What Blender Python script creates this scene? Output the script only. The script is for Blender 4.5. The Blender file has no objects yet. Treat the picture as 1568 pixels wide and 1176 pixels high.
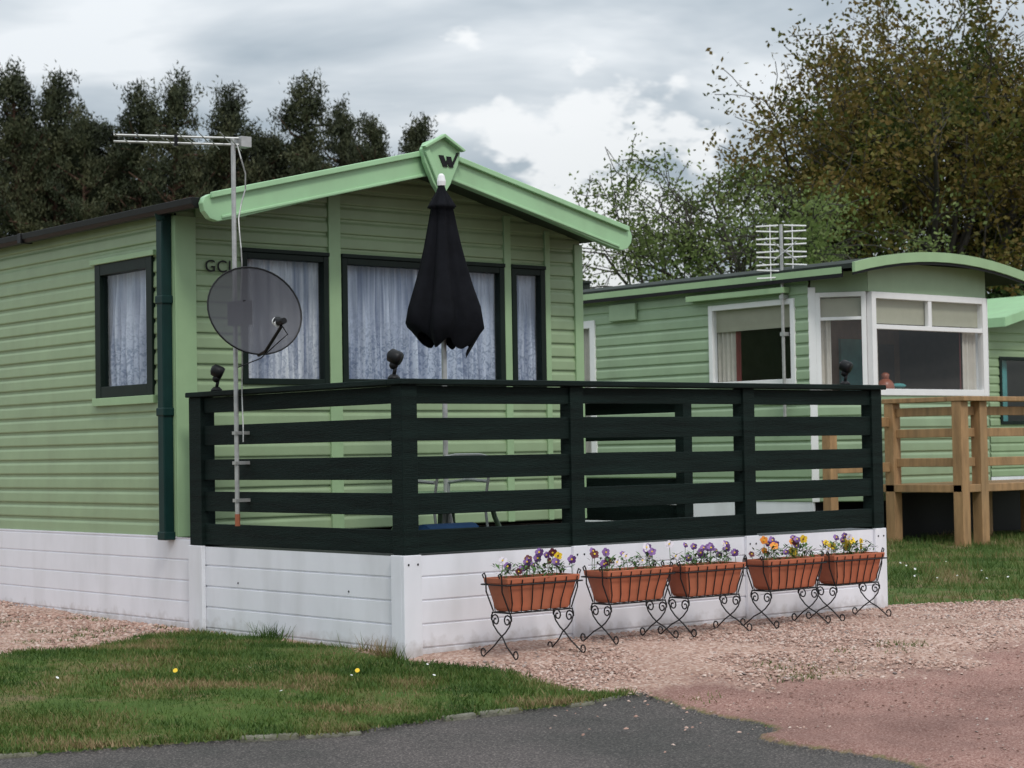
import bpy, math, random
import numpy as np
from mathutils import Vector, Matrix
random.seed(7)
np.random.seed(7)
scene = bpy.context.scene
RX, RY = 0.769, -0.639      # direction of the road across the site
FX, FY = 0.639, 0.769

# ------------------------------------------------------------------ materials
def new_mat(name):
    m = bpy.data.materials.new(name); m.use_nodes = True
    nt = m.node_tree
    return m, nt, nt.nodes, nt.links, nt.nodes['Principled BSDF']

def mat(name, c, rough=0.6, var=0.12, scale=6.0, bump=0.0, bscale=60.0, metal=0.0, stretch=None, spec=0.5, dirt=0.0, splash=None):
    m, nt, N, L, P = new_mat(name)
    tc = N.new('ShaderNodeTexCoord')
    src = tc.outputs['Object']
    if stretch:
        mp = N.new('ShaderNodeMapping'); mp.inputs['Scale'].default_value = stretch
        L.new(src, mp.inputs['Vector']); src = mp.outputs['Vector']
    n = N.new('ShaderNodeTexNoise'); n.inputs['Scale'].default_value = scale
    n.inputs['Detail'].default_value = 3; n.inputs['Roughness'].default_value = 0.65
    L.new(src, n.inputs['Vector'])
    r = N.new('ShaderNodeValToRGB')
    r.color_ramp.elements[0].position = 0.3; r.color_ramp.elements[1].position = 0.7
    r.color_ramp.elements[0].color = (c[0]*(1-var), c[1]*(1-var), c[2]*(1-var), 1)
    r.color_ramp.elements[1].color = (min(1, c[0]*(1+var)), min(1, c[1]*(1+var)), min(1, c[2]*(1+var)), 1)
    L.new(n.outputs['Fac'], r.inputs['Fac'])
    out = r.outputs['Color']
    if dirt > 0:
        n2 = N.new('ShaderNodeTexNoise'); n2.inputs['Scale'].default_value = 2.3; n2.inputs['Detail'].default_value = 5
        mp2 = N.new('ShaderNodeMapping'); mp2.inputs['Scale'].default_value = (1.8, 1.8, 0.5)
        L.new(tc.outputs['Object'], mp2.inputs['Vector']); L.new(mp2.outputs['Vector'], n2.inputs['Vector'])
        r2 = N.new('ShaderNodeValToRGB'); r2.color_ramp.elements[0].position = 0.46; r2.color_ramp.elements[1].position = 0.76
        r2.color_ramp.elements[0].color = (0, 0, 0, 1); r2.color_ramp.elements[1].color = (dirt, dirt, dirt, 1)
        L.new(n2.outputs['Fac'], r2.inputs['Fac'])
        mx = N.new('ShaderNodeMixRGB'); mx.blend_type = 'MIX'; mx.inputs['Color2'].default_value = (0.15, 0.145, 0.09, 1)
        L.new(r2.outputs['Color'], mx.inputs['Fac']); L.new(out, mx.inputs['Color1']); out = mx.outputs['Color']
    if splash:   # soil splashed up from the ground, fading out with height
        s3 = N.new('ShaderNodeSeparateXYZ'); L.new(tc.outputs['Object'], s3.inputs[0])
        ns = N.new('ShaderNodeTexNoise'); ns.inputs['Scale'].default_value = 16; ns.inputs['Detail'].default_value = 4; L.new(tc.outputs['Object'], ns.inputs['Vector'])
        a1 = N.new('ShaderNodeMath'); a1.operation = 'MULTIPLY_ADD'; a1.inputs[1].default_value = -0.22; L.new(ns.outputs['Fac'], a1.inputs[0]); L.new(s3.outputs['Z'], a1.inputs[2])
        m4 = N.new('ShaderNodeMapRange'); m4.inputs['From Min'].default_value = -0.02; m4.inputs['From Max'].default_value = -0.14; m4.inputs['To Max'].default_value = 0.55
        L.new(a1.outputs[0], m4.inputs['Value'])
        mx = N.new('ShaderNodeMixRGB'); mx.inputs['Color2'].default_value = (0.22, 0.17, 0.12, 1)
        L.new(m4.outputs[0], mx.inputs['Fac']); L.new(out, mx.inputs['Color1']); out = mx.outputs['Color']
    L.new(out, P.inputs['Base Color'])
    P.inputs['Roughness'].default_value = rough
    P.inputs['Metallic'].default_value = metal
    P.inputs['Specular IOR Level'].default_value = spec
    if bump > 0:
        nb = N.new('ShaderNodeTexNoise'); nb.inputs['Scale'].default_value = bscale; nb.inputs['Detail'].default_value = 2
        L.new(src, nb.inputs['Vector'])
        b = N.new('ShaderNodeBump'); b.inputs['Strength'].default_value = bump; b.inputs['Distance'].default_value = 0.01
        L.new(nb.outputs['Fac'], b.inputs['Height']); L.new(b.outputs['Normal'], P.inputs['Normal'])
    return m

def attr_mat(name, stops, rough=0.7, transl=0.0, nscale=0.0, spec=0.3):
    """colour from the per-point 'shade' attribute through a ramp"""
    m, nt, N, L, P = new_mat(name)
    a = N.new('ShaderNodeAttribute'); a.attribute_name = 'shade'
    fac = a.outputs['Fac']
    if nscale > 0:
        tc = N.new('ShaderNodeTexCoord')
        n = N.new('ShaderNodeTexNoise'); n.inputs['Scale'].default_value = nscale; n.inputs['Detail'].default_value = 2
        L.new(tc.outputs['Object'], n.inputs['Vector'])
        mr = N.new('ShaderNodeMapRange'); mr.inputs['From Min'].default_value = 0.35; mr.inputs['From Max'].default_value = 0.65
        L.new(n.outputs['Fac'], mr.inputs['Value'])
        mm = N.new('ShaderNodeMath'); mm.operation = 'MULTIPLY'; mm.inputs[1].default_value = 0.6
        L.new(mr.outputs['Result'], mm.inputs[0])
        m2 = N.new('ShaderNodeMath'); m2.operation = 'MULTIPLY'; m2.inputs[1].default_value = 0.4
        L.new(fac, m2.inputs[0])
        ad = N.new('ShaderNodeMath'); ad.operation = 'ADD'
        L.new(mm.outputs[0], ad.inputs[0]); L.new(m2.outputs[0], ad.inputs[1]); fac = ad.outputs[0]
    r = N.new('ShaderNodeValToRGB')
    els = r.color_ramp.elements
    while len(els) < len(stops): els.new(0.5)
    for e, (p, c) in zip(els, stops):
        e.position = p; e.color = (c[0], c[1], c[2], 1)
    L.new(fac, r.inputs['Fac'])
    L.new(r.outputs['Color'], P.inputs['Base Color'])
    P.inputs['Roughness'].default_value = rough
    P.inputs['Specular IOR Level'].default_value = spec
    if transl > 0:
        t = N.new('ShaderNodeBsdfTranslucent'); L.new(r.outputs['Color'], t.inputs['Color'])
        mx = N.new('ShaderNodeMixShader'); mx.inputs[0].default_value = transl
        L.new(P.outputs[0], mx.inputs[1]); L.new(t.outputs[0], mx.inputs[2])
        L.new(mx.outputs[0], N['Material Output'].inputs['Surface'])
    return m

M_wall = mat('siding_green', (0.275, 0.372, 0.210), 0.42, 0.07, 3.0, dirt=0.18)
M_wall2 = mat('siding_green_pale', (0.29, 0.40, 0.25), 0.42, 0.07, 3.0, dirt=0.12)
M_trim = mat('trim_green', (0.31, 0.455, 0.25), 0.42, 0.05, 4.0, dirt=0.10)
M_fascia = mat('fascia_green', (0.35, 0.58, 0.33), 0.4, 0.05, 2.5, dirt=0.16)
M_dark = mat('dark_frame', (0.007, 0.015, 0.011), 0.45, 0.2, spec=0.2)
M_pipe = mat('downpipe_green', (0.003, 0.026, 0.023), 0.45, 0.15, spec=0.25)
M_roof = mat('roof_grey', (0.03, 0.038, 0.032), 0.8, 0.2, spec=0.2)
M_soffit = mat('soffit', (0.05, 0.07, 0.045), 0.7, 0.1)  # dark tone carries the shade under the eaves
M_white = mat('white_cladding', (0.82, 0.82, 0.87), 0.4, 0.03, 3.0, dirt=0.16, splash=True)
M_whitef = mat('white_frame', (0.82, 0.82, 0.82), 0.35, 0.03)
M_fence = mat('stained_wood', (0.0055, 0.013, 0.011), 0.75, 0.45, 5.0, 0.6, 70, stretch=(0.25, 0.25, 4.0), spec=0.16)
M_deck = mat('deck_boards', (0.05, 0.055, 0.05), 0.7, 0.3, 8)
M_inner = mat('interior', (0.09, 0.065, 0.045), 0.8, 0.2)
M_ply = mat('interior_wood', (0.25, 0.14, 0.07), 0.5, 0.2)
M_metal = mat('galvanised', (0.46, 0.46, 0.45), 0.4, 0.15, 20, metal=0.6)
M_dull = mat('dull_metal', (0.22, 0.24, 0.23), 0.5, 0.15, 20)
M_black = mat('black_plastic', (0.008, 0.008, 0.009), 0.45, 0.2, spec=0.25)
M_iron = mat('wrought_iron', (0.012, 0.012, 0.013), 0.5, 0.2, spec=0.3)
M_canopy = mat('canopy_fabric', (0.007, 0.0075, 0.010), 0.9, 0.25, 12, 0.4, 200, spec=0.12)
M_terra = mat('terracotta', (0.44, 0.125, 0.06), 0.6, 0.12, 9, dirt=0.2)
M_soil = mat('soil', (0.03, 0.02, 0.012), 0.9, 0.4, 30, 0.5)
M_wood = mat('treated_timber', (0.35, 0.205, 0.095), 0.65, 0.28, 5.0, 0.3, 50, stretch=(3, 3, 0.5), dirt=0.25)
M_orange = mat('orange_cap', (0.30, 0.09, 0.04), 0.6)
M_bark = mat('bark', (0.040, 0.034, 0.027), 0.9, 0.3, 6)
M_pinebark = mat('pine_bark', (0.09, 0.045, 0.03), 0.9, 0.3, 6)
M_blind = mat('beige_blind', (0.42, 0.40, 0.30), 0.8, 0.05)
M_drape = mat('cream_drape', (0.6, 0.55, 0.48), 0.8, 0.1)
M_teal = mat('teal_drape', (0.08, 0.32, 0.31), 0.8, 0.2)
M_redtrim = mat('red_trim', (0.16, 0.02, 0.02), 0.6)
M_greenplastic = mat('green_plastic', (0.10, 0.17, 0.09), 0.5, 0.1)
M_blue = mat('blue_fabric', (0.012, 0.05, 0.13), 0.8, spec=0.2)
M_stone = mat('kerb_stone', (0.15, 0.145, 0.115), 0.9, 0.4, 14, 0.8, 60, dirt=0.6)
M_copper = mat('copper_pot', (0.35, 0.10, 0.05), 0.35)

# lace curtain: shade in the folds painted as vertical streaks, plus a floral weave that gets denser towards the hem
def lace(name, c, dens):
    m, nt, N, L, P = new_mat(name)
    tc = N.new('ShaderNodeTexCoord')
    n = N.new('ShaderNodeTexNoise'); n.inputs['Scale'].default_value = 24; n.inputs['Detail'].default_value = 3
    n.inputs['Distortion'].default_value = 1.4
    L.new(tc.outputs['Object'], n.inputs['Vector'])
    r = N.new('ShaderNodeValToRGB'); r.color_ramp.elements[0].position = 0.46; r.color_ramp.elements[1].position = 0.60
    r.color_ramp.elements[0].color = (0, 0, 0, 1); r.color_ramp.elements[1].color = (1, 1, 1, 1)
    L.new(n.outputs['Fac'], r.inputs['Fac'])
    sp = N.new('ShaderNodeSeparateXYZ'); L.new(tc.outputs['Object'], sp.inputs[0])
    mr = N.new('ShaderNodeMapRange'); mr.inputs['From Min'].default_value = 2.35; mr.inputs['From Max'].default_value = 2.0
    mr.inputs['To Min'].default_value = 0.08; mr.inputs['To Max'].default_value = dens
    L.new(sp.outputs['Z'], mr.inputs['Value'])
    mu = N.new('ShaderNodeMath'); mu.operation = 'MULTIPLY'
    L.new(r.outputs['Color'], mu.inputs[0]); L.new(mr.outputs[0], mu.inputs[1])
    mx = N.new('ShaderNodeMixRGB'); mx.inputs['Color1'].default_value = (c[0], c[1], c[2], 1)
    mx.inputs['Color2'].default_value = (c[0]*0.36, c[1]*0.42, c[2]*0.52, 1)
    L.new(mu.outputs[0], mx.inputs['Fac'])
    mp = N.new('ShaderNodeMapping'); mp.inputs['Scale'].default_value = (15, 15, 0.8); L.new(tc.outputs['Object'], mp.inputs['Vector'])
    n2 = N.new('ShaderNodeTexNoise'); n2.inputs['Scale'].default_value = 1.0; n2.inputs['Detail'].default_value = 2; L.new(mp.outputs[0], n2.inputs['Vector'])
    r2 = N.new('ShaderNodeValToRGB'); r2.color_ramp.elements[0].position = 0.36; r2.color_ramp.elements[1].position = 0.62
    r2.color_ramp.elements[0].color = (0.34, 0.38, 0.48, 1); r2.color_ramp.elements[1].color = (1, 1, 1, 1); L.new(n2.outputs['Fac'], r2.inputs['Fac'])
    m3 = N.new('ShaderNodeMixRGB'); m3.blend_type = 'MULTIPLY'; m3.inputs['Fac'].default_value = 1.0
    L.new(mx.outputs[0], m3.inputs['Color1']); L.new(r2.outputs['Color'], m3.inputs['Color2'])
    L.new(m3.outputs[0], P.inputs['Base Color'])
    P.inputs['Roughness'].default_value = 0.9
    return m
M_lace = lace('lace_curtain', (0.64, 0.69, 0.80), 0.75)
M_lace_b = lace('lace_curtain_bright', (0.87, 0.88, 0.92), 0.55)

def glass_mat():
    m, nt, N, L, P = new_mat('window_glass')
    N.remove(P)
    t = N.new('ShaderNodeBsdfTransparent'); t.inputs['Color'].default_value = (0.93, 0.95, 0.96, 1)
    g = N.new('ShaderNodeBsdfGlossy'); g.inputs['Roughness'].default_value = 0.03
    f = N.new('ShaderNodeLayerWeight'); f.inputs['Blend'].default_value = 0.5
    pw = N.new('ShaderNodeMath'); pw.operation = 'POWER'; pw.inputs[1].default_value = 4.0; L.new(f.outputs['Facing'], pw.inputs[0])
    ma = N.new('ShaderNodeMath'); ma.operation = 'MULTIPLY_ADD'; ma.inputs[1].default_value = 0.7; ma.inputs[2].default_value = 0.06; L.new(pw.outputs[0], ma.inputs[0])
    mx = N.new('ShaderNodeMixShader')
    L.new(ma.outputs[0], mx.inputs[0]); L.new(t.outputs[0], mx.inputs[1]); L.new(g.outputs[0], mx.inputs[2])
    L.new(mx.outputs[0], N['Material Output'].inputs['Surface'])
    return m
M_glass = glass_mat()

def dish_mat():
    m, nt, N, L, P = new_mat('smoked_mesh')
    P.inputs['Base Color'].default_value = (0.055, 0.055, 0.065, 1); P.inputs['Roughness'].default_value = 0.5; P.inputs['Specular IOR Level'].default_value = 0.3
    t = N.new('ShaderNodeBsdfTransparent'); mx = N.new('ShaderNodeMixShader'); mx.inputs[0].default_value = 0.84
    L.new(t.outputs[0], mx.inputs[1]); L.new(P.outputs[0], mx.inputs[2])
    L.new(mx.outputs[0], N['Material Output'].inputs['Surface'])
    return m
M_dish = dish_mat()

# ------------------------------------------------------------------ mesh builder
class MB:
    def __init__(s): s.v = []; s.f = []; s.m = []
    def quad(s, pts, mat=0):
        i = len(s.v); s.v += [tuple(p) for p in pts]; s.f.append(tuple(range(i, i+len(pts)))); s.m.append(mat)
    def box(s, a, b, mat=0, M=None):
        c = [(a[0], a[1], a[2]), (b[0], a[1], a[2]), (b[0], b[1], a[2]), (a[0], b[1], a[2]),
             (a[0], a[1], b[2]), (b[0], a[1], b[2]), (b[0], b[1], b[2]), (a[0], b[1], b[2])]
        if M: c = [M(*p) for p in c]
        i = len(s.v); s.v += c
        for q in [(0,3,2,1),(4,5,6,7),(0,1,5,4),(1,2,6,5),(2,3,7,6),(3,0,4,7)]:
            s.f.append(tuple(i+k for k in q)); s.m.append(mat)
    def prism(s, poly, d0, d1, f, mat=0):
        n = len(poly); i = len(s.v)
        s.v += [f(p[0], p[1], d0) for p in poly] + [f(p[0], p[1], d1) for p in poly]
        s.f.append(tuple(i+k for k in range(n))); s.m.append(mat)
        s.f.append(tuple(i+n+k for k in reversed(range(n)))); s.m.append(mat)
        for k in range(n):
            s.f.append((i+k, i+n+k, i+n+(k+1) % n, i+(k+1) % n)); s.m.append(mat)
    def tube(s, pts, r, n=6, mat=0, cap=True):
        pts = [Vector(p) for p in pts]
        rs = r if isinstance(r, (list, tuple)) else [r]*len(pts)
        base = len(s.v)
        prev = None
        for k, p in enumerate(pts):
            if k == 0: t = pts[1]-pts[0]
            elif k == len(pts)-1: t = pts[-1]-pts[-2]
            else: t = pts[k+1]-pts[k-1]
            if t.length < 1e-9: t = Vector((0, 0, 1))
            t.normalize()
            if prev is None:
                a = Vector((0, 0, 1)) if abs(t.z) < 0.9 else Vector((1, 0, 0))
                u = t.cross(a).normalized()
            else:
                u = (prev - t*prev.dot(t))
                u = u.normalized() if u.length > 1e-6 else t.orthogonal().normalized()
            prev = u
            w = t.cross(u)
            for j in range(n):
                an = 2*math.pi*j/n
                s.v.append(tuple(p + (u*math.cos(an)+w*math.sin(an))*rs[k]))
        for k in range(len(pts)-1):
            for j in range(n):
                s.f.append((base+k*n+j, base+k*n+(j+1) % n, base+(k+1)*n+(j+1) % n, base+(k+1)*n+j)); s.m.append(mat)
        if cap:
            s.f.append(tuple(base+j for j in reversed(range(n)))); s.m.append(mat)
            e = base+(len(pts)-1)*n
            s.f.append(tuple(e+j for j in range(n))); s.m.append(mat)
    def ball(s, c, rx, ry, rz, mat=0, nu=14, nv=8):
        base = len(s.v)
        for i in range(nv+1):
            ph = math.pi*i/nv
            for j in range(nu):
                th = 2*math.pi*j/nu
                s.v.append((c[0]+rx*math.sin(ph)*math.cos(th), c[1]+ry*math.sin(ph)*math.sin(th), c[2]+rz*math.cos(ph)))
        for i in range(nv):
            for j in range(nu):
                s.f.append((base+i*nu+j, base+(i+1)*nu+j, base+(i+1)*nu+(j+1) % nu, base+i*nu+(j+1) % nu)); s.m.append(mat)
    def obj(s, name, mats, parent=None, bevel=0.0, smooth=False, autos=False):
        me = bpy.data.meshes.new(name)
        me.from_pydata(s.v, [], s.f)
        for m in mats: me.materials.append(m)
        me.polygons.foreach_set('material_index', s.m)
        if smooth: me.polygons.foreach_set('use_smooth', [True]*len(me.polygons))
        me.update()
        o = bpy.data.objects.new(name, me); scene.collection.objects.link(o)
        if parent: o.parent = parent
        if bevel > 0:
            b = o.modifiers.new('bevel', 'BEVEL'); b.width = bevel; b.segments = 2; b.limit_method = 'ANGLE'
        return o

def empty(name, loc=(0, 0, 0)):
    o = bpy.data.objects.new(name, None); scene.collection.objects.link(o); o.empty_display_size = 0.2
    return o

def fast(name, V, F, shade=None, material=None, parent=None):
    V = np.asarray(V, dtype=np.float32); F = np.asarray(F, dtype=np.int32)
    me = bpy.data.meshes.new(name)
    me.vertices.add(len(V)); me.vertices.foreach_set('co', V.ravel())
    k = F.shape[1]
    me.loops.add(F.size); me.loops.foreach_set('vertex_index', F.ravel())
    me.polygons.add(len(F)); me.polygons.foreach_set('loop_start', np.arange(0, F.size, k, dtype=np.int32))
    try: me.polygons.foreach_set('loop_total', np.full(len(F), k, dtype=np.int32))
    except Exception: pass
    me.update(calc_edges=True)
    if shade is not None:
        a = me.attributes.new('shade', 'FLOAT', 'POINT'); a.data.foreach_set('value', np.asarray(shade, dtype=np.float32))
    if material: me.materials.append(material)
    o = bpy.data.objects.new(name, me); scene.collection.objects.link(o)
    if parent: o.parent = parent
    return o

# ------------------------------------------------------------------ terrain
def gz(x, y):
    Z = FX*(np.asarray(x, dtype=float)+7.03)+FY*(np.asarray(y, dtype=float)+9.5)
    lo = -0.08*np.clip(12.2-Z, 0, 3.2)
    hi = 0.035*np.clip(Z-14.7, 0, 7.0)
    return lo+hi
def sm(v, w=0.06):
    t = np.clip(v/w*0.5+0.5, 0, 1); return t*t*(3-2*t)
KX = [-60, -8, -2.87, -1.77, -1.377, -0.73, -0.15, 0.337]
KY = [28, 2.1, -0.55, -1.105, -1.341, -1.423, -1.593, -1.66]
def wob(x, y, s=1.0, a=0.06):
    return a*(np.sin(3.1*x*s+1.7*np.sin(2.3*y*s))+np.sin(5.3*y*s+2.1*np.sin(4.1*x*s)+1.0)+0.7*np.sin(11*x*s+7*y*s))
def masks(x, y):
    w = wob(x, y, 1.0, 0.035)
    ky = np.interp(x, KX, KY)
    ex = np.interp(y, [-30, -3.9, -2.94, -2.3, -1.66], [0.6, 0.11, 0.11, 0.22, 0.337])
    tar = np.minimum(ky-y, ex-x+w*1.5)
    gb = np.interp(y, [-1.66, -1.44, -0.65, 0.0], [0.337, 0.18, 0.17, 0.0])
    rl = np.interp(x, [0.337, 0.753, 1.54, 3.0, 12, 60], [-1.66, -1.875, -2.14, -2.27, -3.5, -12])
    gr = np.where(x > 4.3, np.interp(x, [4.3, 4.45, 5.63, 12, 60], [0.15, 0.0, -0.45, -2.5, -14]), 50.0)
    pa = np.minimum(np.minimum(x-gb+w, y-rl+w*3), gr-y+w*2)
    pa2 = np.minimum(np.minimum(x-gb+w, y-rl+0.5), gr-y+w*2)
    pb = np.minimum(y-(2.40+0.29*x)+w*2, 0.6-x)
    pb = np.where(x < -4, -1, pb)
    red = np.minimum(sm(x-ex-w*1.5, 0.08), sm(rl-y-w*4, 0.55))
    pink = np.maximum(sm(np.maximum(pa2, pb), 0.13), 0)
    return pink, sm(tar, 0.03), red

def axis(a, b, step, far):
    c = list(np.arange(a, b+1e-6, step))
    l = []; d = step; p = a
    while p > -far: d *= 1.25; p -= d; l.append(p)
    r = []; d = step; p = c[-1]
    while p < far: d *= 1.25; p += d; r.append(p)
    return np.array(l[::-1]+c+r)
ax = axis(-4.5, 8.0, 0.04, 900); ay = axis(-5.0, 4.0, 0.04, 900)
X, Y = np.meshgrid(ax, ay)
Z = gz(X, Y)
pk, ta, rd = masks(X, Y)
near = (np.abs(X-1) < 12) & (np.abs(Y) < 12)
rough = 0.010*(np.random.rand(*X.shape)-0.5)*(pk+rd)+0.010*wob(X, Y, 0.8, 1.0)*(1-ta)*0.6
Z = Z+np.where(near, rough, 0)+np.where(ta > 0.5, -0.02, 0.0)*near
nx, ny = len(ax), len(ay)
idx = np.arange(nx*ny).reshape(ny, nx)
F = np.stack([idx[:-1, :-1].ravel(), idx[:-1, 1:].ravel(), idx[1:, 1:].ravel(), idx[1:, :-1].ravel()], 1)
ground = fast('ground', np.stack([X.ravel(), Y.ravel(), Z.ravel()], 1), F)
me = ground.data
ca = me.attributes.new('zones', 'FLOAT_COLOR', 'POINT')
col = np.stack([pk.ravel(), ta.ravel(), rd.ravel(), np.ones(nx*ny)], 1).astype(np.float32)
ca.data.foreach_set('color', col.ravel())
me.polygons.foreach_set('use_smooth', [True]*len(me.polygons))

def ground_mat():
    m, nt, N, L, P = new_mat('ground_mix')
    tc = N.new('ShaderNodeTexCoord'); O = tc.outputs['Object']
    def noise(s, d=3, r=0.6):
        n = N.new('ShaderNodeTexNoise'); n.inputs['Scale'].default_value = s; n.inputs['Detail'].default_value = d
        n.inputs['Roughness'].default_value = r; L.new(O, n.inputs['Vector']); return n.outputs['Fac']
    def ramp(f, st):
        r = N.new('ShaderNodeValToRGB'); e = r.color_ramp.elements
        while len(e) < len(st): e.new(0.5)
        for q, (p, c) in zip(e, st): q.position = p; q.color = (*c, 1)
        L.new(f, r.inputs['Fac']); return r.outputs['Color']
    def mix(f, a, b, bt='MIX'):
        x = N.new('ShaderNodeMixRGB'); x.blend_type = bt
        if isinstance(f, float): x.inputs['Fac'].default_value = f
        else: L.new(f, x.inputs['Fac'])
        L.new(a, x.inputs['Color1']); L.new(b, x.inputs['Color2']); return x.outputs['Color']
    big = noise(0.95, 4)
    fine = noise(85, 2, 0.8)
    grass = ramp(noise(1.6, 5, 0.7), [(0.3, (0.04, 0.08, 0.014)), (0.5, (0.068, 0.11, 0.022)), (0.58, (0.13, 0.12, 0.045)), (0.70, (0.17, 0.12, 0.075))])
    v = N.new('ShaderNodeTexVoronoi'); v.inputs['Scale'].default_value = 62; L.new(O, v.inputs['Vector'])
    sp = N.new('ShaderNodeSeparateColor'); L.new(v.outputs['Color'], sp.inputs[0])
    pink = ramp(sp.outputs[0], [(0.0, (0.28, 0.17, 0.135)), (0.35, (0.41, 0.26, 0.205)), (0.7, (0.50, 0.35, 0.285)), (1.0, (0.58, 0.45, 0.39))])
    pv = ramp(big, [(0.35, (0.78, 0.76, 0.74)), (0.65, (1, 1, 1))])
    pink = mix(1.0, pink, pv, 'MULTIPLY')
    tar = ramp(fine, [(0.3, (0.040, 0.038, 0.038)), (0.52, (0.080, 0.075, 0.073)), (0.70, (0.20, 0.185, 0.175))])
    tv = ramp(big, [(0.35, (0.74, 0.75, 0.72)), (0.65, (1.18, 1.10, 1.08))])
    tar = mix(1.0, tar, tv, 'MULTIPLY')
    red = ramp(fine, [(0.3, (0.16, 0.082, 0.066)), (0.5, (0.26, 0.145, 0.12)), (0.72, (0.42, 0.29, 0.25))])
    rv = ramp(big, [(0.35, (0.70, 0.68, 0.68)), (0.65, (1.18, 1.16, 1.15))])
    red = mix(1.0, red, rv, 'MULTIPLY')
    a = N.new('ShaderNodeAttribute'); a.attribute_name = 'zones'
    s = N.new('ShaderNodeSeparateColor'); L.new(a.outputs['Color'], s.inputs[0])
    n35 = noise(35, 2)
    def sharpen(o, lo=0.38, hi=0.62):
        m1 = N.new('ShaderNodeMath'); m1.operation = 'ADD'; L.new(o, m1.inputs[0])
        m0 = N.new('ShaderNodeMath'); m0.operation = 'MULTIPLY_ADD'; m0.inputs[1].default_value = 0.9; m0.inputs[2].default_value = -0.45
        L.new(n35, m0.inputs[0]); L.new(m0.outputs[0], m1.inputs[1])
        r = N.new('ShaderNodeMapRange'); r.inputs['From Min'].default_value = lo; r.inputs['From Max'].default_value = hi
        L.new(m1.outputs[0], r.inputs['Value']); return r.outputs['Result']
    c = mix(sharpen(s.outputs[0]), grass, pink)
    c = mix(sharpen(s.outputs[2], 0.25, 0.8), c, red)
    c = mix(sharpen(s.outputs[1]), c, tar)
    L.new(c, P.inputs['Base Color']); P.inputs['Roughness'].default_value = 0.85; P.inputs['Specular IOR Level'].default_value = 0.2
    b = N.new('ShaderNodeBump'); b.inputs['Strength'].default_value = 0.4; b.inputs['Distance'].default_value = 0.008
    L.new(v.outputs['Distance'], b.inputs['Height']); b.invert = True; L.new(b.outputs['Normal'], P.inputs['Normal'])
    return m
me.materials.append(ground_mat())

# gravel stones
OC = np.array([(1,0,0),(-1,0,0),(0,1,0),(0,-1,0),(0,0,1),(0,0,-1),(.6,.6,.45),(-.6,.6,.45),(-.6,-.6,.45),(.6,-.6,.45)], float)
OF = np.array([(0,6,4),(6,2,4),(2,7,4),(7,1,4),(1,8,4),(8,3,4),(3,9,4),(9,0,4),(0,2,6),(2,1,7),(1,3,8),(3,0,9)])
def stones(name, x, y, smin, smax, material):
    n = len(x)
    s = smin+(smax-smin)*np.random.rand(n)**2.5
    th = np.random.rand(n)*6.283
    sc = np.stack([s*np.random.uniform(0.8, 1.3, n), s*np.random.uniform(0.7, 1.1, n), s*np.random.uniform(0.5, 0.8, n)], 1)
    P = OC[None]*sc[:, None, :]*(1+0.25*(np.random.rand(n, 10, 1)-0.5))
    c, si = np.cos(th)[:, None], np.sin(th)[:, None]
    PX = P[..., 0]*c-P[..., 1]*si; PY = P[..., 0]*si+P[..., 1]*c
    tilt = np.random.uniform(-0.4, 0.4, (n, 1))
    PZ = P[..., 2]+PX*tilt
    V = np.stack([PX+x[:, None], PY+y[:, None], PZ+(gz(x, y)+s*0.2)[:, None]], 2).reshape(-1, 3)
    F = (OF[None]+10*np.arange(n)[:, None, None]).reshape(-1, 3)
    return fast(name, V, F, np.repeat(np.random.rand(n), 10), material)
def scatter(n, x0, x1, y0, y1, fn):
    x = np.random.uniform(x0, x1, n); y = np.random.uniform(y0, y1, n)
    k = np.random.rand(n) < fn(*masks(x, y))
    return x[k], y[k]
M_peb = attr_mat('pink_granite_chips', [(0.0, (0.25, 0.15, 0.12)), (0.3, (0.40, 0.25, 0.20)), (0.65, (0.49, 0.335, 0.275)), (0.93, (0.58, 0.46, 0.40)), (1.0, (0.20, 0.16, 0.15))], 0.85)
M_redp = attr_mat('red_chips', [(0.0, (0.16, 0.08, 0.06)), (0.5, (0.27, 0.15, 0.12)), (0.9, (0.38, 0.27, 0.23)), (1.0, (0.42, 0.37, 0.34))], 0.85)
x1, y1 = scatter(64000, 0.0, 6.8, -3.2, 0.05, lambda a, b, c: np.clip((a-0.15)*1.3, 0, 1)*np.clip(1.05-c*1.25, 0.0, 1))
x3, y3 = np.random.uniform(-1.5, 1.8, 600), np.random.uniform(-3.0, -1.4, 600)
k3 = np.random.rand(600) < np.exp(-np.abs(x3-0.3)*3)
stones('gravel', np.concatenate([x1, x3[k3]]), np.concatenate([y1, y3[k3]]), 0.005, 0.016, M_peb)
x2, y2 = scatter(22000, -2.8, 0.1, 1.5, 6.5, lambda a, b, c: np.clip((a-0.15)*1.3, 0, 1))
stones('gravel', x2, y2, 0.006, 0.022, M_peb)
x1, y1 = scatter(9000, 0.0, 6.0, -4.6, -1.6, lambda a, b, c: np.clip(c, 0, 1))
stones('gravel', x1, y1, 0.003, 0.010, M_redp)

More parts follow.
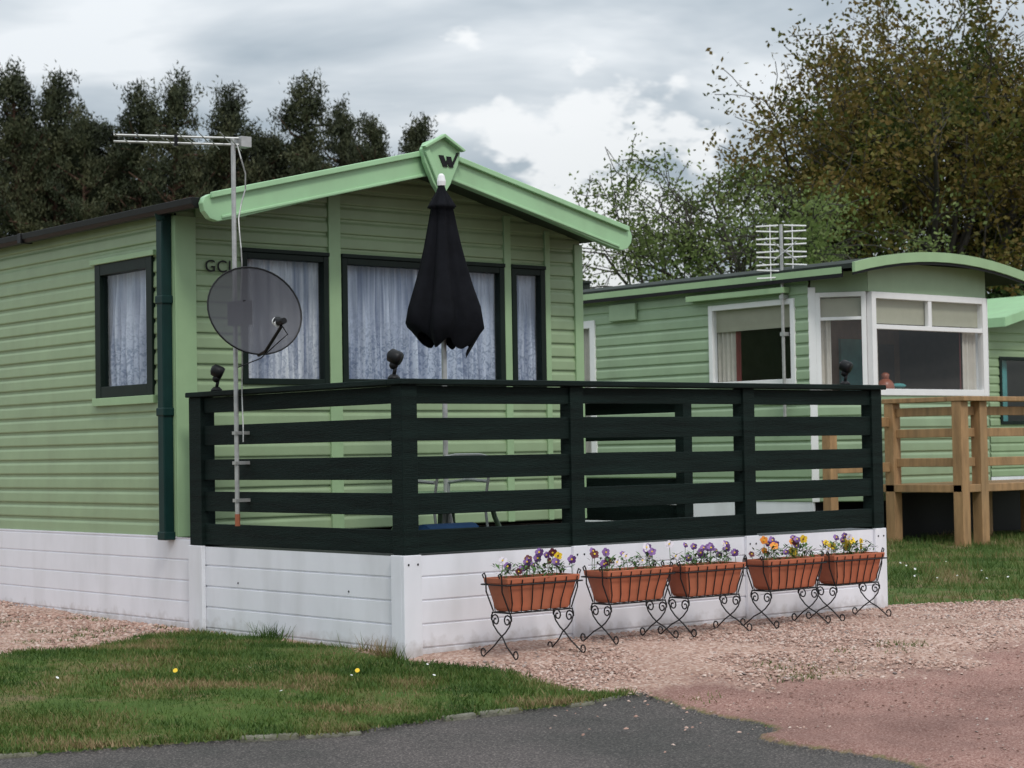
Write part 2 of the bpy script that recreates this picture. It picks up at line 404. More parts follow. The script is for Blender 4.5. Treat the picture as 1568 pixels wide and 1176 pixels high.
# grass blades
def grass(name, x, y, h, material, lean=0.5, w=0.004):
    n = len(x); th = np.random.rand(n)*6.283
    dx, dy = np.cos(th), np.sin(th); z = gz(x, y)-0.004
    lx = np.random.normal(0, lean, n)*h; ly = np.random.normal(0, lean, n)*h
    V = np.empty((n, 3, 3))
    V[:, 0] = np.stack([x-dx*w, y-dy*w, z], 1); V[:, 1] = np.stack([x+dx*w, y+dy*w, z], 1)
    V[:, 2] = np.stack([x+lx, y+ly, z+h], 1)
    F = np.arange(3*n).reshape(n, 3)
    sh = 0.5+0.36*wob(x, y, 1.3, 1.0)/1.6+np.random.normal(0, 0.18, n)
    return fast(name, V.reshape(-1, 3), F, np.repeat(np.clip(sh, 0, 1), 3), material)
M_grass = attr_mat('grass_blades', [(0.0, (0.040, 0.085, 0.015)), (0.4, (0.075, 0.135, 0.024)), (0.75, (0.15, 0.165, 0.048)), (1.0, (0.29, 0.21, 0.11))], 0.6, 0.2)
def grass_pts(n, x0, x1, y0, y1):
    x = np.random.uniform(x0, x1, n); y = np.random.uniform(y0, y1, n)
    a, b, c = masks(x, y)
    patch = 0.5+0.5*np.sin(1.9*x+2*np.sin(1.3*y))*np.sin(2.3*y+1.5*np.sin(1.7*x))
    k = (np.random.rand(n) > np.clip((a+b+c)*1.6, 0, 1)) & ~((x > -0.01) & (x < 4.46) & (y > -0.01)) & (np.random.rand(n) < 0.30+0.75*patch)
    return x[k], y[k]
gx, gy = grass_pts(150000, -3.6, 0.4, -1.78, 3.2)
gx2, gy2 = grass_pts(60000, 4.45, 10.5, -2.6, 4.5)
hh = np.concatenate([np.random.uniform(0.015, 0.042, len(gx)), np.random.uniform(0.03, 0.08, len(gx2))])
ax_, ay_ = np.concatenate([gx, gx2]), np.concatenate([gy, gy2])
tn = 330
cl = np.array([0.15, 0.32, 1.35, 1.45, 0.05])
ty = cl[np.random.randint(0, len(cl), tn)]+np.random.normal(0, 0.06, tn); tx = -0.03-np.abs(np.random.normal(0, 0.03, tn))
ax_ = np.concatenate([ax_, tx]); ay_ = np.concatenate([ay_, ty]); hh = np.concatenate([hh, np.random.uniform(0.04, 0.15, tn)])
kn = 4200
kx = np.random.uniform(-5, 0.3, kn); ky_ = np.interp(kx, KX, KY)+np.random.normal(0.012, 0.03, kn)
ax_ = np.concatenate([ax_, kx]); ay_ = np.concatenate([ay_, ky_]); hh = np.concatenate([hh, np.random.uniform(0.015, 0.045, kn)])
wc = np.random.uniform([-2.6, 2.2], [0, 4.2], (26, 2)); wi = np.random.randint(0, 26, 900)
wc2 = np.stack([np.random.uniform(0.3, 2.6, 16), np.random.uniform(-2.1, -1.6, 16)], 1); wi2 = np.random.randint(0, 16, 450)
ax_ = np.concatenate([ax_, wc[wi, 0]+np.random.normal(0, 0.05, 900), wc2[wi2, 0]+np.random.normal(0, 0.06, 450)]); ay_ = np.concatenate([ay_, wc[wi, 1]+np.random.normal(0, 0.04, 900), wc2[wi2, 1]+np.random.normal(0, 0.04, 450)]); hh = np.concatenate([hh, np.random.uniform(0.015, 0.04, 1350)])
grass('grass', ax_, ay_, hh, M_grass, 0.45, 0.0042)

# daisies, dandelions
M_daisy = mat('daisy_white', (0.72, 0.72, 0.70), 0.7, 0.02); M_yel = mat('flower_yellow', (0.75, 0.50, 0.02), 0.6, 0.1)
mb = MB()
def disc(mb, c, r, mat, n=7, tilt=(0, 0)):
    mb.quad([(c[0]+r*math.cos(6.283*i/n), c[1]+r*math.sin(6.283*i/n), c[2]+r*math.cos(6.283*i/n)*tilt[0]+r*math.sin(6.283*i/n)*tilt[1]) for i in range(n)], mat)
rd_ = random.Random(12)
cents = [(-0.9, 0.25), (-0.62, -0.30), (-1.9, 0.7), (-0.35, -0.5), (-1.4, -0.35), (5.6, 0.5), (6.2, 1.0), (7.0, 1.4), (5.2, 1.6)]
for i in range(56):
    cxx, cyy = rd_.choice(cents)
    s_ = 0.16 if cxx < 0 else 0.4
    x, y = cxx+rd_.gauss(0, s_), cyy+rd_.gauss(0, s_)
    if cxx < 0 and i % 3: continue
    a, b, c = masks(np.array([x]), np.array([y]))
    if (a+b+c)[0] > 0.2 or x > -0.05 and x < 4.5: continue
    z = float(gz(x, y))+rd_.uniform(0.04, 0.055)
    tl = (rd_.uniform(-0.3, 0.6), rd_.uniform(-0.2, 0.7))
    disc(mb, (x, y, z), rd_.uniform(0.007, 0.011), 0, 7, tl)
for (x, y) in [(-1.33, 0.42), (-0.58, -0.32)]:
    disc(mb, (x, y, float(gz(x, y))+0.06), 0.014, 1, 9, (0.5, 0.6))
mb.obj('lawn_daisies', [M_daisy, M_yel])

# stone edging along road
mb = MB(); rr = random.Random(3)
xk = -5.0
while xk < 0.32:
    L_ = rr.uniform(0.10, 0.36)
    x2 = min(xk+L_, 0.36)
    ya, yb = float(np.interp(xk, KX, KY)), float(np.interp(x2, KX, KY))
    if rr.random() < 0.8:
        w = rr.uniform(0.025, 0.04); o = rr.uniform(-0.014, 0.004)
        za, zb = float(gz(xk, ya)), float(gz(x2, yb)); t = rr.uniform(-0.010, 0.008)
        d = Vector((x2-xk, yb-ya, 0)).normalized(); nrm = Vector((-d.y, d.x, 0))
        tw = rr.uniform(-0.05, 0.05)
        def Mk(u, v, q, xk=xk, ya=ya, d=d, nrm=nrm, za=za, zb=zb, tw=tw, ln=math.hypot(x2-xk, yb-ya)):
            v = v+u*tw
            return (xk+d.x*u+nrm.x*v, ya+d.y*u+nrm.y*v, za+(zb-za)*u/ln+q)
        mb.box((0.012, -w+o, -0.06), (math.hypot(x2-xk, yb-ya)-0.012, w*0.6+o, t), 0, Mk)
    xk = x2
mb.obj('stone_kerb', [M_stone], None, 0.012)

# ------------------------------------------------------------------ siding + windows
def siding(mb, P, umin, umax, z0, z1, pitch, holes=(), mat=0, depth=0.014, style='lap'):
    prof = []
    z = z0
    while z < z1:
        if style == 'lap':
            q = [(0, 0.0), (0.007, depth*0.9), (0.014, depth), (pitch*0.66, depth*0.82), (pitch*0.74, depth*0.62), (pitch*0.86, 0.0), (pitch*0.999, 0.0)]
        else:
            q = [(0, 0.0), (0.003, 0.0), (0.012, depth), (pitch-0.004, depth), (pitch-0.001, 0.0)]
        prof += [(z+a, b) for a, b in q]; z += pitch
    prof = [p for p in prof if p[0] <= z1]
    prof += [(z1, prof[-1][1])]
    zs = [p[0] for p in prof]; ws = [p[1] for p in prof]
    allz = sorted(set(zs) | {h[2] for h in holes} | {h[3] for h in holes})
    allz = [z for z in allz if z0 <= z <= z1]
    for a, b in zip(allz[:-1], allz[1:]):
        if b-a < 1e-6: continue
        m = (a+b)/2
        wa, wb = np.interp(a, zs, ws), np.interp(b, zs, ws)
        lo, hi = umin(m), umax(m)
        iv = [(lo, hi)]
        for h in holes:
            if h[2] < m < h[3]:
                nv = []
                for (p, q) in iv:
                    if h[1] <= p or h[0] >= q: nv.append((p, q)); continue
                    if h[0] > p: nv.append((p, h[0]))
                    if h[1] < q: nv.append((h[1], q))
                iv = nv
        for (p, q) in iv:
            pa = pb = p; qa = qb = q
            if p == lo: pa, pb = umin(a), umin(b)
            if q == hi: qa, qb = umax(a), umax(b)
            if qa > pa and qb >= pb:
                mb.quad([P(pa, wa, a), P(qa, wa, a), P(qb, wb, b), P(pb, wb, b)], mat)

def window(name, P, u0, u1, z0, z1, parent, frame=None, fw=0.055, out=0.03, curtain=True, mull=(), trans=(), drape=None, cmat=None, seed=0):
    frame = frame or M_dark
    mb = MB()
    B = lambda a, b, c, d, w0, w1, m=0: mb.box((a, w0, c), (b, w1, d), m, P)
    B(u0, u0+fw, z0, z1, -0.05, out); B(u1-fw, u1, z0, z1, -0.05, out)
    B(u0+fw, u1-fw, z1-fw, z1, -0.05, out-0.002); B(u0+fw, u1-fw, z0, z0+fw, -0.05, out-0.002)
    for m in mull: B(m-fw*0.4, m+fw*0.4, z0+fw, z1-fw, -0.04, out-0.005)
    for (t, a, b) in trans: B(a, b, t-fw*0.35, t+fw*0.35, -0.04, out-0.007)
    mb.obj(name+'_frame', [frame], parent, 0.004)
    g = MB(); g.quad([P(u0+fw*0.5, -0.005, z0+fw*0.5), P(u1-fw*0.5, -0.005, z0+fw*0.5), P(u1-fw*0.5, -0.005, z1-fw*0.5), P(u0+fw*0.5, -0.005, z1-fw*0.5)])
    g.obj(name+'_glass', [M_glass], parent)
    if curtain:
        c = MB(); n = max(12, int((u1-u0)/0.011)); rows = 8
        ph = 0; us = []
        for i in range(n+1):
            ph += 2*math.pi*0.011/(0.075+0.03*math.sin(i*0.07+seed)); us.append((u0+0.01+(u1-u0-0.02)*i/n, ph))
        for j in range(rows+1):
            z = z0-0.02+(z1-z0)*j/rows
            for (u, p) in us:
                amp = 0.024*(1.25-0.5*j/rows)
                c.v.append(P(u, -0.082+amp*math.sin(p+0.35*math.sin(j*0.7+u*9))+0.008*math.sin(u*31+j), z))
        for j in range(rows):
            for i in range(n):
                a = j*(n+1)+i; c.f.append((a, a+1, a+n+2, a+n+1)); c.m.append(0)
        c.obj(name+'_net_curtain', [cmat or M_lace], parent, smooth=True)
    if drape:
        c = MB()
        for (a, b, mt) in drape:
            n = max(6, int((b-a)/0.015))
            for i in range(n):
                p, q = a+(b-a)*i/n, a+(b-a)*(i+1)/n
                wp, wq = -0.08+0.02*math.sin(p*90), -0.08+0.02*math.sin(q*90)
                c.quad([P(p, wp, z0), P(q, wq, z0), P(q, wq, z1), P(p, wp, z1)], mt)
        c.obj(name+'_drapes', [M_drape, M_redtrim, M_teal], parent, smooth=False)

# ------------------------------------------------------------------ main caravan
car = empty('static_caravan')
X0, X1, YF, YB = 0.05, 3.90, 2.75, 12.6
XM = 1.975; SL = 0.235
Pf = lambda u, w, z: (u, YF-w, z)
Pl = lambda u, w, z: (X0-w, u, z)
ru = lambda x: 3.42-SL*abs(x-XM)
zc = ru(X0)
fmin = lambda z: X0 if z <= zc else XM-(3.42-z)/SL
fmax = lambda z: X1 if z <= zc else XM+(3.42-z)/SL
fh = [(0.585, 1.345, 1.73, 2.70), (1.47, 3.065, 1.73, 2.70), (3.145, 3.50, 1.73, 2.70)]
mb = MB()
siding(mb, Pf, fmin, fmax, 0.64, 3.415, 0.112, fh)
sh = [(3.05, 3.92, 1.66, 2.67), (6.6, 7.6, 1.66, 2.67)]
siding(mb, Pl, lambda z: YF, lambda z: YB, 0.64, 2.96, 0.112, sh)
mb.quad([(X1, YF, 0.6), (X1, YB, 0.6), (X1, YB, 2.97), (X1, YF, 2.97)])
mb.quad([(X0, YB, 0.6), (X1, YB, 0.6), (X1, YB, 2.97), (XM, YB, 3.42), (X0, YB, 2.97)])
mb.quad([(X0, YF, 0.62), (X1, YF, 0.62), (X1, YB, 0.62), (X0, YB, 0.62)], 1)
mb.obj('walls', [M_wall, M_inner], car)
mb = MB()
for a, b in [(X0-0.022, 0.20), (1.352, 1.462), (3.07, 3.14), (3.505, 3.56), (3.83, X1+0.02)]:
    mb.box((a, -0.0, 0.64), (b, 0.026, ru((a+b)/2)-0.03 if b > 0.3 and a < 3.8 else 2.93), 0, Pf)
mb.box((0.2, 0, 2.93), (0.62, 0.028, 3.0), 0, Pf)
mb.box((YF-0.005, 0, 0.64), (YF+0.05, 0.024, 2.93), 0, Pl)
mb.box((3.0, 0, 2.67), (3.97, 0.045, 2.71), 0, Pl); mb.box((3.02, 0, 1.60), (3.95, 0.045, 1.66), 0, Pl)
mb.box((6.55, 0, 2.67), (7.65, 0.045, 2.71), 0, Pl)
mb.obj('corner_trims', [M_trim], car, 0.004)
mb = MB()
mb.box((0.58, 0.0, 2.70), (1.35, 0.04, 2.73), 0, Pf); mb.box((1.465, 0, 2.70), (3.07, 0.04, 2.73), 0, Pf); mb.box((3.14, 0, 2.70), (3.505, 0.04, 2.73), 0, Pf)
mb.obj('window_heads', [M_dark], car, 0.004)
for i, h in enumerate(fh):
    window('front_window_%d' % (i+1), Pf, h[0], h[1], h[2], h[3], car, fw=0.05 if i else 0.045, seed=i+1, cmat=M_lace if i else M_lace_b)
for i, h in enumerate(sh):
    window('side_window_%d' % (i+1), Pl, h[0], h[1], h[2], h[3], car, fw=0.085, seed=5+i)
mb = MB()
siding(mb, lambda u, w, z: (X0-0.02-w, u, z), lambda z: 2.4, lambda z: YB, -0.1, 0.64, 0.145, (), 0, 0.008, 'flat')
mb.box((X0-0.024, 2.74, 0.632), (X0+0.02, YB, 0.646))
mb.quad([(X1, YF, -0.1), (X1, YB, -0.1), (X1, YB, 0.64), (X1, YF, 0.64)]); mb.quad([(X0, YB, -0.1), (X1, YB, -0.1), (X1, YB, 0.64), (X0, YB, 0.64)])
mb.obj('skirt', [M_white], car)
# roof
mb = MB()
rt = lambda x: 3.475-SL*abs(x-XM)
YR = 2.26
poly = [(-0.04, rt(-0.04)-0.055), (-0.04, rt(-0.04)), (XM, 3.475), (3.97, rt(3.97)), (3.97, rt(3.97)-0.055), (XM, 3.42)]
mb.prism(poly, YR, YB+0.1, lambda p, q, d: (p, d, q), 0)
mb.obj('roof', [M_roof], car)
mb = MB()
for xa, xb in [(-0.035, XM), (XM, 3.965)]:
    mb.quad([(xa, YR, ru(xa)-0.004), (xb, YR, ru(xb)-0.004), (xb, YF+0.0, ru(xb)-0.004), (xa, YF, ru(xa)-0.004)])
mb.obj('soffit', [M_soffit], car)
mb = MB()
ft = lambda x: 3.50-0.243*abs(x-XM)
Fy = lambda p, q, d: (p, d, q)
def rake(sgn, ext=0.0):
    def pt(s, off):
        x = XM+sgn*s; return (x, ft(x)-off)
    ss = [0.0, 0.5, 1.0, 1.5, 1.85]
    top = [pt(s, 0) for s in ss]+[pt(1.97+ext, 0.0), pt(2.01+ext, 0.012)]
    bot = [pt(2.03+ext, 0.05), pt(2.015+ext, 0.11), pt(1.97+ext, 0.17), pt(1.91, 0.20), pt(1.80, 0.205), pt(1.5, 0.2), pt(1.0, 0.19), pt(0.5, 0.19), pt(0, 0.19)]
    mb.prism(top+bot, 2.20, 2.26, Fy, 0)
    lip = [pt(s, -0.012) for s in [0, 1, 1.97]]+[pt(s, 0.03) for s in [1.97, 1, 0]]
    mb.prism(lip, 2.165, 2.1995, Fy, 0)
    lip = [pt(s, 0.165) for s in [0.1, 1, 1.88]]+[pt(s, 0.188) for s in [1.88, 1, 0.1]]
    mb.prism(lip, 2.188, 2.1995, Fy, 0)
rake(-1); rake(1)
mb.obj('fascia', [M_fascia], car, 0.006)
mb = MB()
k = [(XM-0.18, 3.48), (XM-0.15, 3.53), (XM, 3.59), (XM+0.15, 3.53), (XM+0.18, 3.48), (XM+0.155, 3.38), (XM+0.08, 3.23), (XM, 3.12), (XM-0.08, 3.23), (XM-0.155, 3.38)]
mb.prism(k, 2.12, 2.166, Fy, 0)
mb.prism([(XM-0.20, 3.495), (XM, 3.605), (XM+0.20, 3.495), (XM+0.18, 3.48), (XM, 3.577), (XM-0.18, 3.48)], 2.07, 2.119, Fy, 0)
mb.prism([(XM-0.172, 3.46), (XM-0.13, 3.48), (XM+0.015, 3.14), (XM, 3.115)], 2.095, 2.1192, Fy, 0)
mb.obj('gable_keystone', [M_fascia], car, 0.006)
mb = MB()
def stroke(a, b, w, y0, y1, mt):
    mb.prism([(a[0]-w, a[1]), (a[0]+w, a[1]), (b[0]+w, b[1]), (b[0]-w, b[1])], y0, y1, Fy, mt)
cx = XM+0.055
stroke((cx-0.065, 3.445), (cx-0.025, 3.36), 0.022, 2.112, 2.119, 0); stroke((cx-0.025, 3.36), (cx+0.008, 3.44), 0.010, 2.110, 2.1175, 0)
stroke((cx+0.008, 3.44), (cx+0.03, 3.36), 0.022, 2.1125, 2.1195, 0); stroke((cx+0.03, 3.36), (cx+0.095, 3.475), 0.010, 2.1105, 2.118, 0)
mb.obj('gable_badge', [M_black], car)
mb = MB()
gp = [(-0.105, 3.0), (-0.10, 2.955), (-0.075, 2.93), (-0.03, 2.93), (-0.01, 2.96), (-0.01, 3.0)]
mb.prism(gp, 2.265, YB, lambda p, q, d: (p, d, q), 0)
for yy in [4.9, 8]: mb.box((-0.11, yy, 2.925), (-0.005, yy+0.06, 3.004))
mb.obj('gutter', [M_black], car, 0.003)
mb = MB()
mb.box((-0.055, 2.765, 0.66), (0.025, 2.85, 2.94))
for zz in [0.62, 1.5, 2.3]: mb.box((-0.062, 2.752, zz), (0.026, 2.862, zz+0.06))
mb.tube([(-0.03, 2.80, 2.9), (-0.05, 2.80, 2.96)], 0.045, 8)
mb.obj('downpipe', [M_pipe], car, 0.008)
cu = bpy.data.curves.new('letters', 'FONT'); cu.body = 'GCL'; cu.size = 0.125; cu.extrude = 0.003; cu.space_character = 1.1
to = bpy.data.objects.new('wall_letters', cu); scene.collection.objects.link(to); to.parent = car
to.location = (0.27, YF-0.028, 2.54); to.rotation_euler = (math.radians(90), 0, 0); cu.materials.append(M_black)

# ------------------------------------------------------------------ veranda deck
dk = empty('veranda_deck')
mb = MB()
W_, D_ = 4.45, 2.72
SK = 0.585
siding(mb, lambda u, w, z: (u, 0.02-w, z), lambda z: 0.02, lambda z: W_, -0.12, SK, 0.143, (), 0, 0.009, 'flat')
siding(mb, lambda u, w, z: (0.02-w, u, z), lambda z: 0.02, lambda z: 2.46, -0.12, SK, 0.143, (), 0, 0.009, 'flat')
siding(mb, lambda u, w, z: (W_-0.02+w, u, z), lambda z: 0.02, lambda z: 5.5, -0.12, SK, 0.143, (), 0, 0.009, 'flat')
mb.obj('skirt_boards', [M_white], dk)
mb = MB()
posts = [1.345, 2.955, 4.33]
mb.box((-0.015, -0.015, -0.12), (0.12, 0.012, SK+0.006)); mb.box((-0.015, 0.0125, -0.12), (0.0105, 0.12, SK+0.006))
for p in posts: mb.box((p, -0.015, -0.12), (p+0.125, 0.0105, SK+0.006))
mb.box((4.4555, -0.0, -0.12), (4.47, 0.12, SK+0.006))
mb.box((-0.022, 2.32, -0.12), (0.0105, 2.50, SK+0.006))
mb.obj('skirt_posts', [M_white], dk, 0.004)
mb = MB()
for p in [0.02, 0.09]+[q+0.03 for q in posts]+[q+0.09 for q in posts]:
    mb.ball((p, -0.017, SK-0.05), 0.007, 0.004, 0.007, 0, 8, 4)
for p in (0.6, 1.9):
    mb.ball((0.009, p, 0.35), 0.004, 0.007, 0.007, 0, 8, 4)
mb.obj('bolt_heads', [M_iron], dk)
mb = MB()
y = 0.03
while y < D_:
    mb.box((0.025, y, 0.53), (W_-0.025, min(y+0.115, D_), 0.565)); y += 0.12
mb.box((3.95, D_+0.01, 0.53), (W_-0.025, 5.5, 0.562))
mb.obj('deck_floor', [M_deck], dk)
mb = MB()
bz = [(0.60, 0.742), (0.83, 0.965), (1.045, 1.187), (1.285, 1.42), (1.51, 1.615)]
PT = 1.62
xs = [(0.115, 1.345), (1.46, 2.955), (3.075, 4.33)]
for (a, b) in xs:
    for (c, d) in bz:
        e1, e2 = random.uniform(-.004, .004), random.uniform(-.004, .004)
        mb.box((a-0.01, 0.015, c+e1), (b+0.01, 0.045, d+e2))
for (c, d) in bz: mb.box((0.015, 0.11, c), (0.045, 2.33, d))
for (c, d) in bz: mb.box((4.40, 2.05, c), (4.43, 5.4, d))
mb.obj('rail_boards', [M_fence], dk, 0.003)
mb = MB()
mb.box((-0.005, -0.005, SK+0.008), (0.11, 0.11, PT))
for p in posts: mb.box((p+0.002, -0.005, SK+0.008), (p+0.115, 0.10, PT))
mb.box((-0.012, 2.33, SK+0.008), (0.10, 2.49, PT))
mb.box((4.35, 2.0, 0.56), (4.45, 2.1, PT)); mb.box((4.35, 3.8, 0.56), (4.45, 3.9, PT)); mb.box((4.35, 5.35, 0), (4.45, 5.45, PT))
mb.obj('rail_posts', [M_fence], dk, 0.004)
mb = MB()
mb.box((-0.03, -0.035, PT+0.001), (W_+0.02, 0.115, PT+0.036)); mb.box((-0.03, 0.1155, PT+0.001), (0.115, 2.51, PT+0.0355))
mb.box((4.33, 2.0, PT+0.001), (4.47, 5.45, PT+0.036))
mb.obj('handrail', [M_fence], dk, 0.006)

# ------------------------------------------------------------------ rail lamps
def lamp(x, y, a):
    mb = MB(); z = PT+0.037
    mb.tube([(x, y, z), (x, y, z+0.012), (x, y, z+0.03)], [0.04, 0.038, 0.02], 12)
    mb.tube([(x, y, z+0.02), (x+0.012*math.cos(a), y+0.012*math.sin(a), z+0.08)], 0.012, 8)
    c, s = math.cos(a), math.sin(a)
    mb.ball((x, y, z+0.085), 0.028, 0.028, 0.026)
    mb.tube([(x-0.035*c, y-0.035*s, z+0.155), (x-0.02*c, y-0.02*s, z+0.15), (x+0.03*c, y+0.03*s, z+0.125), (x+0.045*c, y+0.045*s, z+0.118)], [0.018, 0.042, 0.046, 0.040], 14)
    mb.obj('rail_spotlight', [M_black], None, smooth=True)
lamp(0.03, 0.12, -1.0); lamp(0.04, 2.2, -0.6); lamp(4.1, 0.05, -1.2)

# ------------------------------------------------------------------ parasol
ps = empty('closed_parasol')
px, py = 1.41, 1.4
mb = MB()
prof = [(3.10, 0.018), (3.05, 0.035), (3.00, 0.065), (2.955, 0.088), (2.935, 0.098), (2.925, 0.074), (2.80, 0.095), (2.65, 0.122), (2.50, 0.155), (2.35, 0.195), (2.22, 0.235), (2.12, 0.255), (2.06, 0.21)]
nth = 64
for i, (z, r) in enumerate(prof):
    for j in range(nth):
        th = 2*math.pi*j/nth
        t = i/(len(prof)-1)
        fold = 1+0.18*math.cos(6*th+0.5*math.sin(th*2)+t*0.8)*min(1, t*1.6)+0.05*math.cos(13*th+1)
        rr_ = r*fold
        if i == len(prof)-1: rr_ *= 0.85
        dz = 0
        if i >= 11: dz = -0.045*(i-10.4)*(1+math.cos(6*th+math.pi*0.9))*0.5 - 0.05*(i-10)*0.5*(1+math.cos(th+0.6))
        mb.v.append((px+rr_*math.cos(th), py+rr_*math.sin(th), z+dz+(0.02*math.sin(3*th) if i > 8 else 0)))
for i in range(len(prof)-1):
    for j in range(nth):
        mb.f.append((i*nth+j, i*nth+(j+1) % nth, (i+1)*nth+(j+1) % nth, (i+1)*nth+j)); mb.m.append(0)
mb.obj('canopy', [M_canopy], ps, smooth=True)
mb = MB()
mb.tube([(px, py, 0.57), (px, py, 3.1)], 0.019, 10); mb.tube([(px, py, 3.09), (px, py, 3.12), (px, py, 3.16), (px, py, 3.175)], [0.03, 0.033, 0.024, 0.012], 10, 1)
mb.tube([(px, py, 0.57), (px, py, 0.62), (px, py, 0.66), (px, py, 0.78)], [0.24, 0.22, 0.06, 0.035], 18, 0)
mb.obj('pole', [M_metal, M_whitef], ps, smooth=False)

# ------------------------------------------------------------------ garden furniture (low lounge set)
def table(cx_, cy_):
    mb = MB(); n = 28; t = 0.90
    mb.tube([(cx_, cy_, t), (cx_, cy_, t+0.012), (cx_, cy_, t+0.03)], [0.50, 0.52, 0.515], n)
    for k in range(4):
        a = math.pi/4+k*math.pi/2
        mb.tube([(cx_+0.30*math.cos(a), cy_+0.30*math.sin(a), t), (cx_+0.34*math.cos(a), cy_+0.34*math.sin(a), 0.75), (cx_+0.42*math.cos(a), cy_+0.42*math.sin(a), 0.567)], 0.018, 8)
    mb.obj('garden_table', [M_greenplastic])
table(px, py)
def chair(cx_, cy_, rot, m):
    mb = MB(); c, s = math.cos(rot), math.sin(rot)
    T = lambda u, v, z: (cx_+u*c-v*s, cy_+u*s+v*c, z*0.70+0.567)
    mb.box((-0.22, -0.22, 0.40), (0.22, 0.22, 0.425), 0, T)
    for u in (-0.21, 0.21):
        mb.tube([T(u, -0.24, 0), T(u, -0.21, 0.4), T(u*1.1, -0.22, 0.62)], 0.010, 7)
        mb.tube([T(u, 0.27, 0), T(u, 0.22, 0.42), T(u, 0.30, 0.86)], 0.010, 7)
        mb.tube([T(u*1.1, -0.22, 0.62), T(u*1.12, 0.0, 0.65), T(u*1.05, 0.25, 0.63)], 0.012, 7)
    mb.tube([T(-0.21, 0.30, 0.86), T(-0.1, 0.31, 0.89), T(0.1, 0.31, 0.89), T(0.21, 0.30, 0.86)], 0.010, 7)
    mb.obj('garden_chair', [m])
chair(1.05, 1.0, 3.1, M_dull)
mb = MB(); mb.tube([(0.35, 0.30, 0.67), (0.37, 0.30, 0.67), (0.78, 0.32, 0.67), (0.80, 0.32, 0.67)], [0.06, 0.09, 0.09, 0.06], 16); mb.obj('rolled_blue_mat', [M_blue], None, smooth=False)

# ------------------------------------------------------------------ mast, aerial, dish
MXX, MYY = -0.075, 1.76
ae = empty('television_aerial')
mb = MB()
mb.tube([(MXX, MYY, 0.80), (MXX, MYY, 3.34)], 0.016, 10); mb.tube([(MXX, MYY, 0.74), (MXX, MYY, 0.82)], 0.018, 10, 1)
for z in (0.90, 1.35, 1.15): mb.box((MXX-0.022, MYY-0.022, z), (0.014, MYY+0.022, z+0.022))
mb.tube([(MXX+0.02, MYY-0.02, 3.3)]+[(MXX+0.03+0.05*math.sin(k*0.9)*(1 if k < 4 else .2), MYY-0.03-0.02*math.cos(k), 3.2-k*0.1) for k in range(20)], 0.005, 5, 0)
mb.obj('mast', [M_metal, M_orange], ae)
mb = MB()
d = Vector((-0.769, 0.639, 0.0)); d = (d+Vector((-0.0639, -0.0769, 0.03))*1.0).normalized(); q = Vector((FX, FY, 0))
b0 = Vector((MXX, MYY, 3.32))-d*0.07
for oz in (-0.022, 0.022):
    mb.tube([b0+Vector((0, 0, oz)), b0+d*0.86+Vector((0, 0, oz))], 0.0085, 6)
for k in range(12):
    c = b0+d*(0.05+0.072*k); l = 0.25-0.015*k; oz = 0.022 if k % 2 else -0.022
    mb.tube([c-q*l+Vector((0, 0, oz)), c+q*l+Vector((0, 0, oz))], 0.004, 5)
mb.box((b0.x-0.03, b0.y-0.02, b0.z-0.035), (b0.x+0.05, b0.y+0.06, b0.z+0.035))
c = b0+d*0.45; mb.box((c.x-0.012, c.y-0.012, c.z-0.04), (c.x+0.012, c.y+0.012, c.z+0.035), 1)
mb.obj('log_periodic_head', [M_metal, M_black], ae)
di = empty('satellite_dish')
nrm = Vector((-0.13, -0.95, 0.26)).normalized()
du_ = Vector((0, 0, 1)).cross(nrm).normalized(); dv_ = nrm.cross(du_)
dc = Vector((MXX+0.01, 1.53, 2.165))
mb = MB(); NR, NT = 8, 40
for i in range(NR+1):
    t = i/NR
    for j in range(NT):
        a = 2*math.pi*j/NT
        p = dc+du_*(0.335*t*math.cos(a))+dv_*(0.305*t*math.sin(a))+nrm*(0.055*t*t-0.05)
        mb.v.append(tuple(p))
for i in range(NR):
    for j in range(NT): mb.f.append((i*NT+j, i*NT+(j+1) % NT, (i+1)*NT+(j+1) % NT, (i+1)*NT+j)); mb.m.append(0)
mb.obj('reflector', [M_dish], di, smooth=True)
mb = MB()
mb.tube([dc+du_*(0.335*math.cos(2*math.pi*j/40))+dv_*(0.305*math.sin(2*math.pi*j/40))+nrm*0.005 for j in range(41)], 0.006, 6, 0)
lp = dc+nrm*0.36-dv_*0.20
mb.tube([dc-dv_*0.30-nrm*0.03, dc-dv_*0.31+nrm*0.08, lp-dv_*0.03], 0.011, 7, 0)
mb.tube([lp+nrm*0.05-dv_*0.01, lp, lp-nrm*0.05+dv_*0.02], [0.02, 0.022, 0.032], 10, 1)
mb.tube([lp-nrm*0.03, lp-nrm*0.075+dv_*0.03], [0.030, 0.027], 12, 2)
mb.box((MXX-0.035, 1.60, 2.08), (MXX+0.035, 1.80, 2.24), 0)
mb.tube([lp-dv_*0.02, lp+Vector((0.05, 0, -0.08)), lp+Vector((0.0, 0.03, -0.13)), dc-dv_*0.33, (MXX, MYY-0.03, 1.8)], 0.004, 5, 0)
mb.obj('bracket_and_receiver', [M_black, M_black, M_whitef], di)

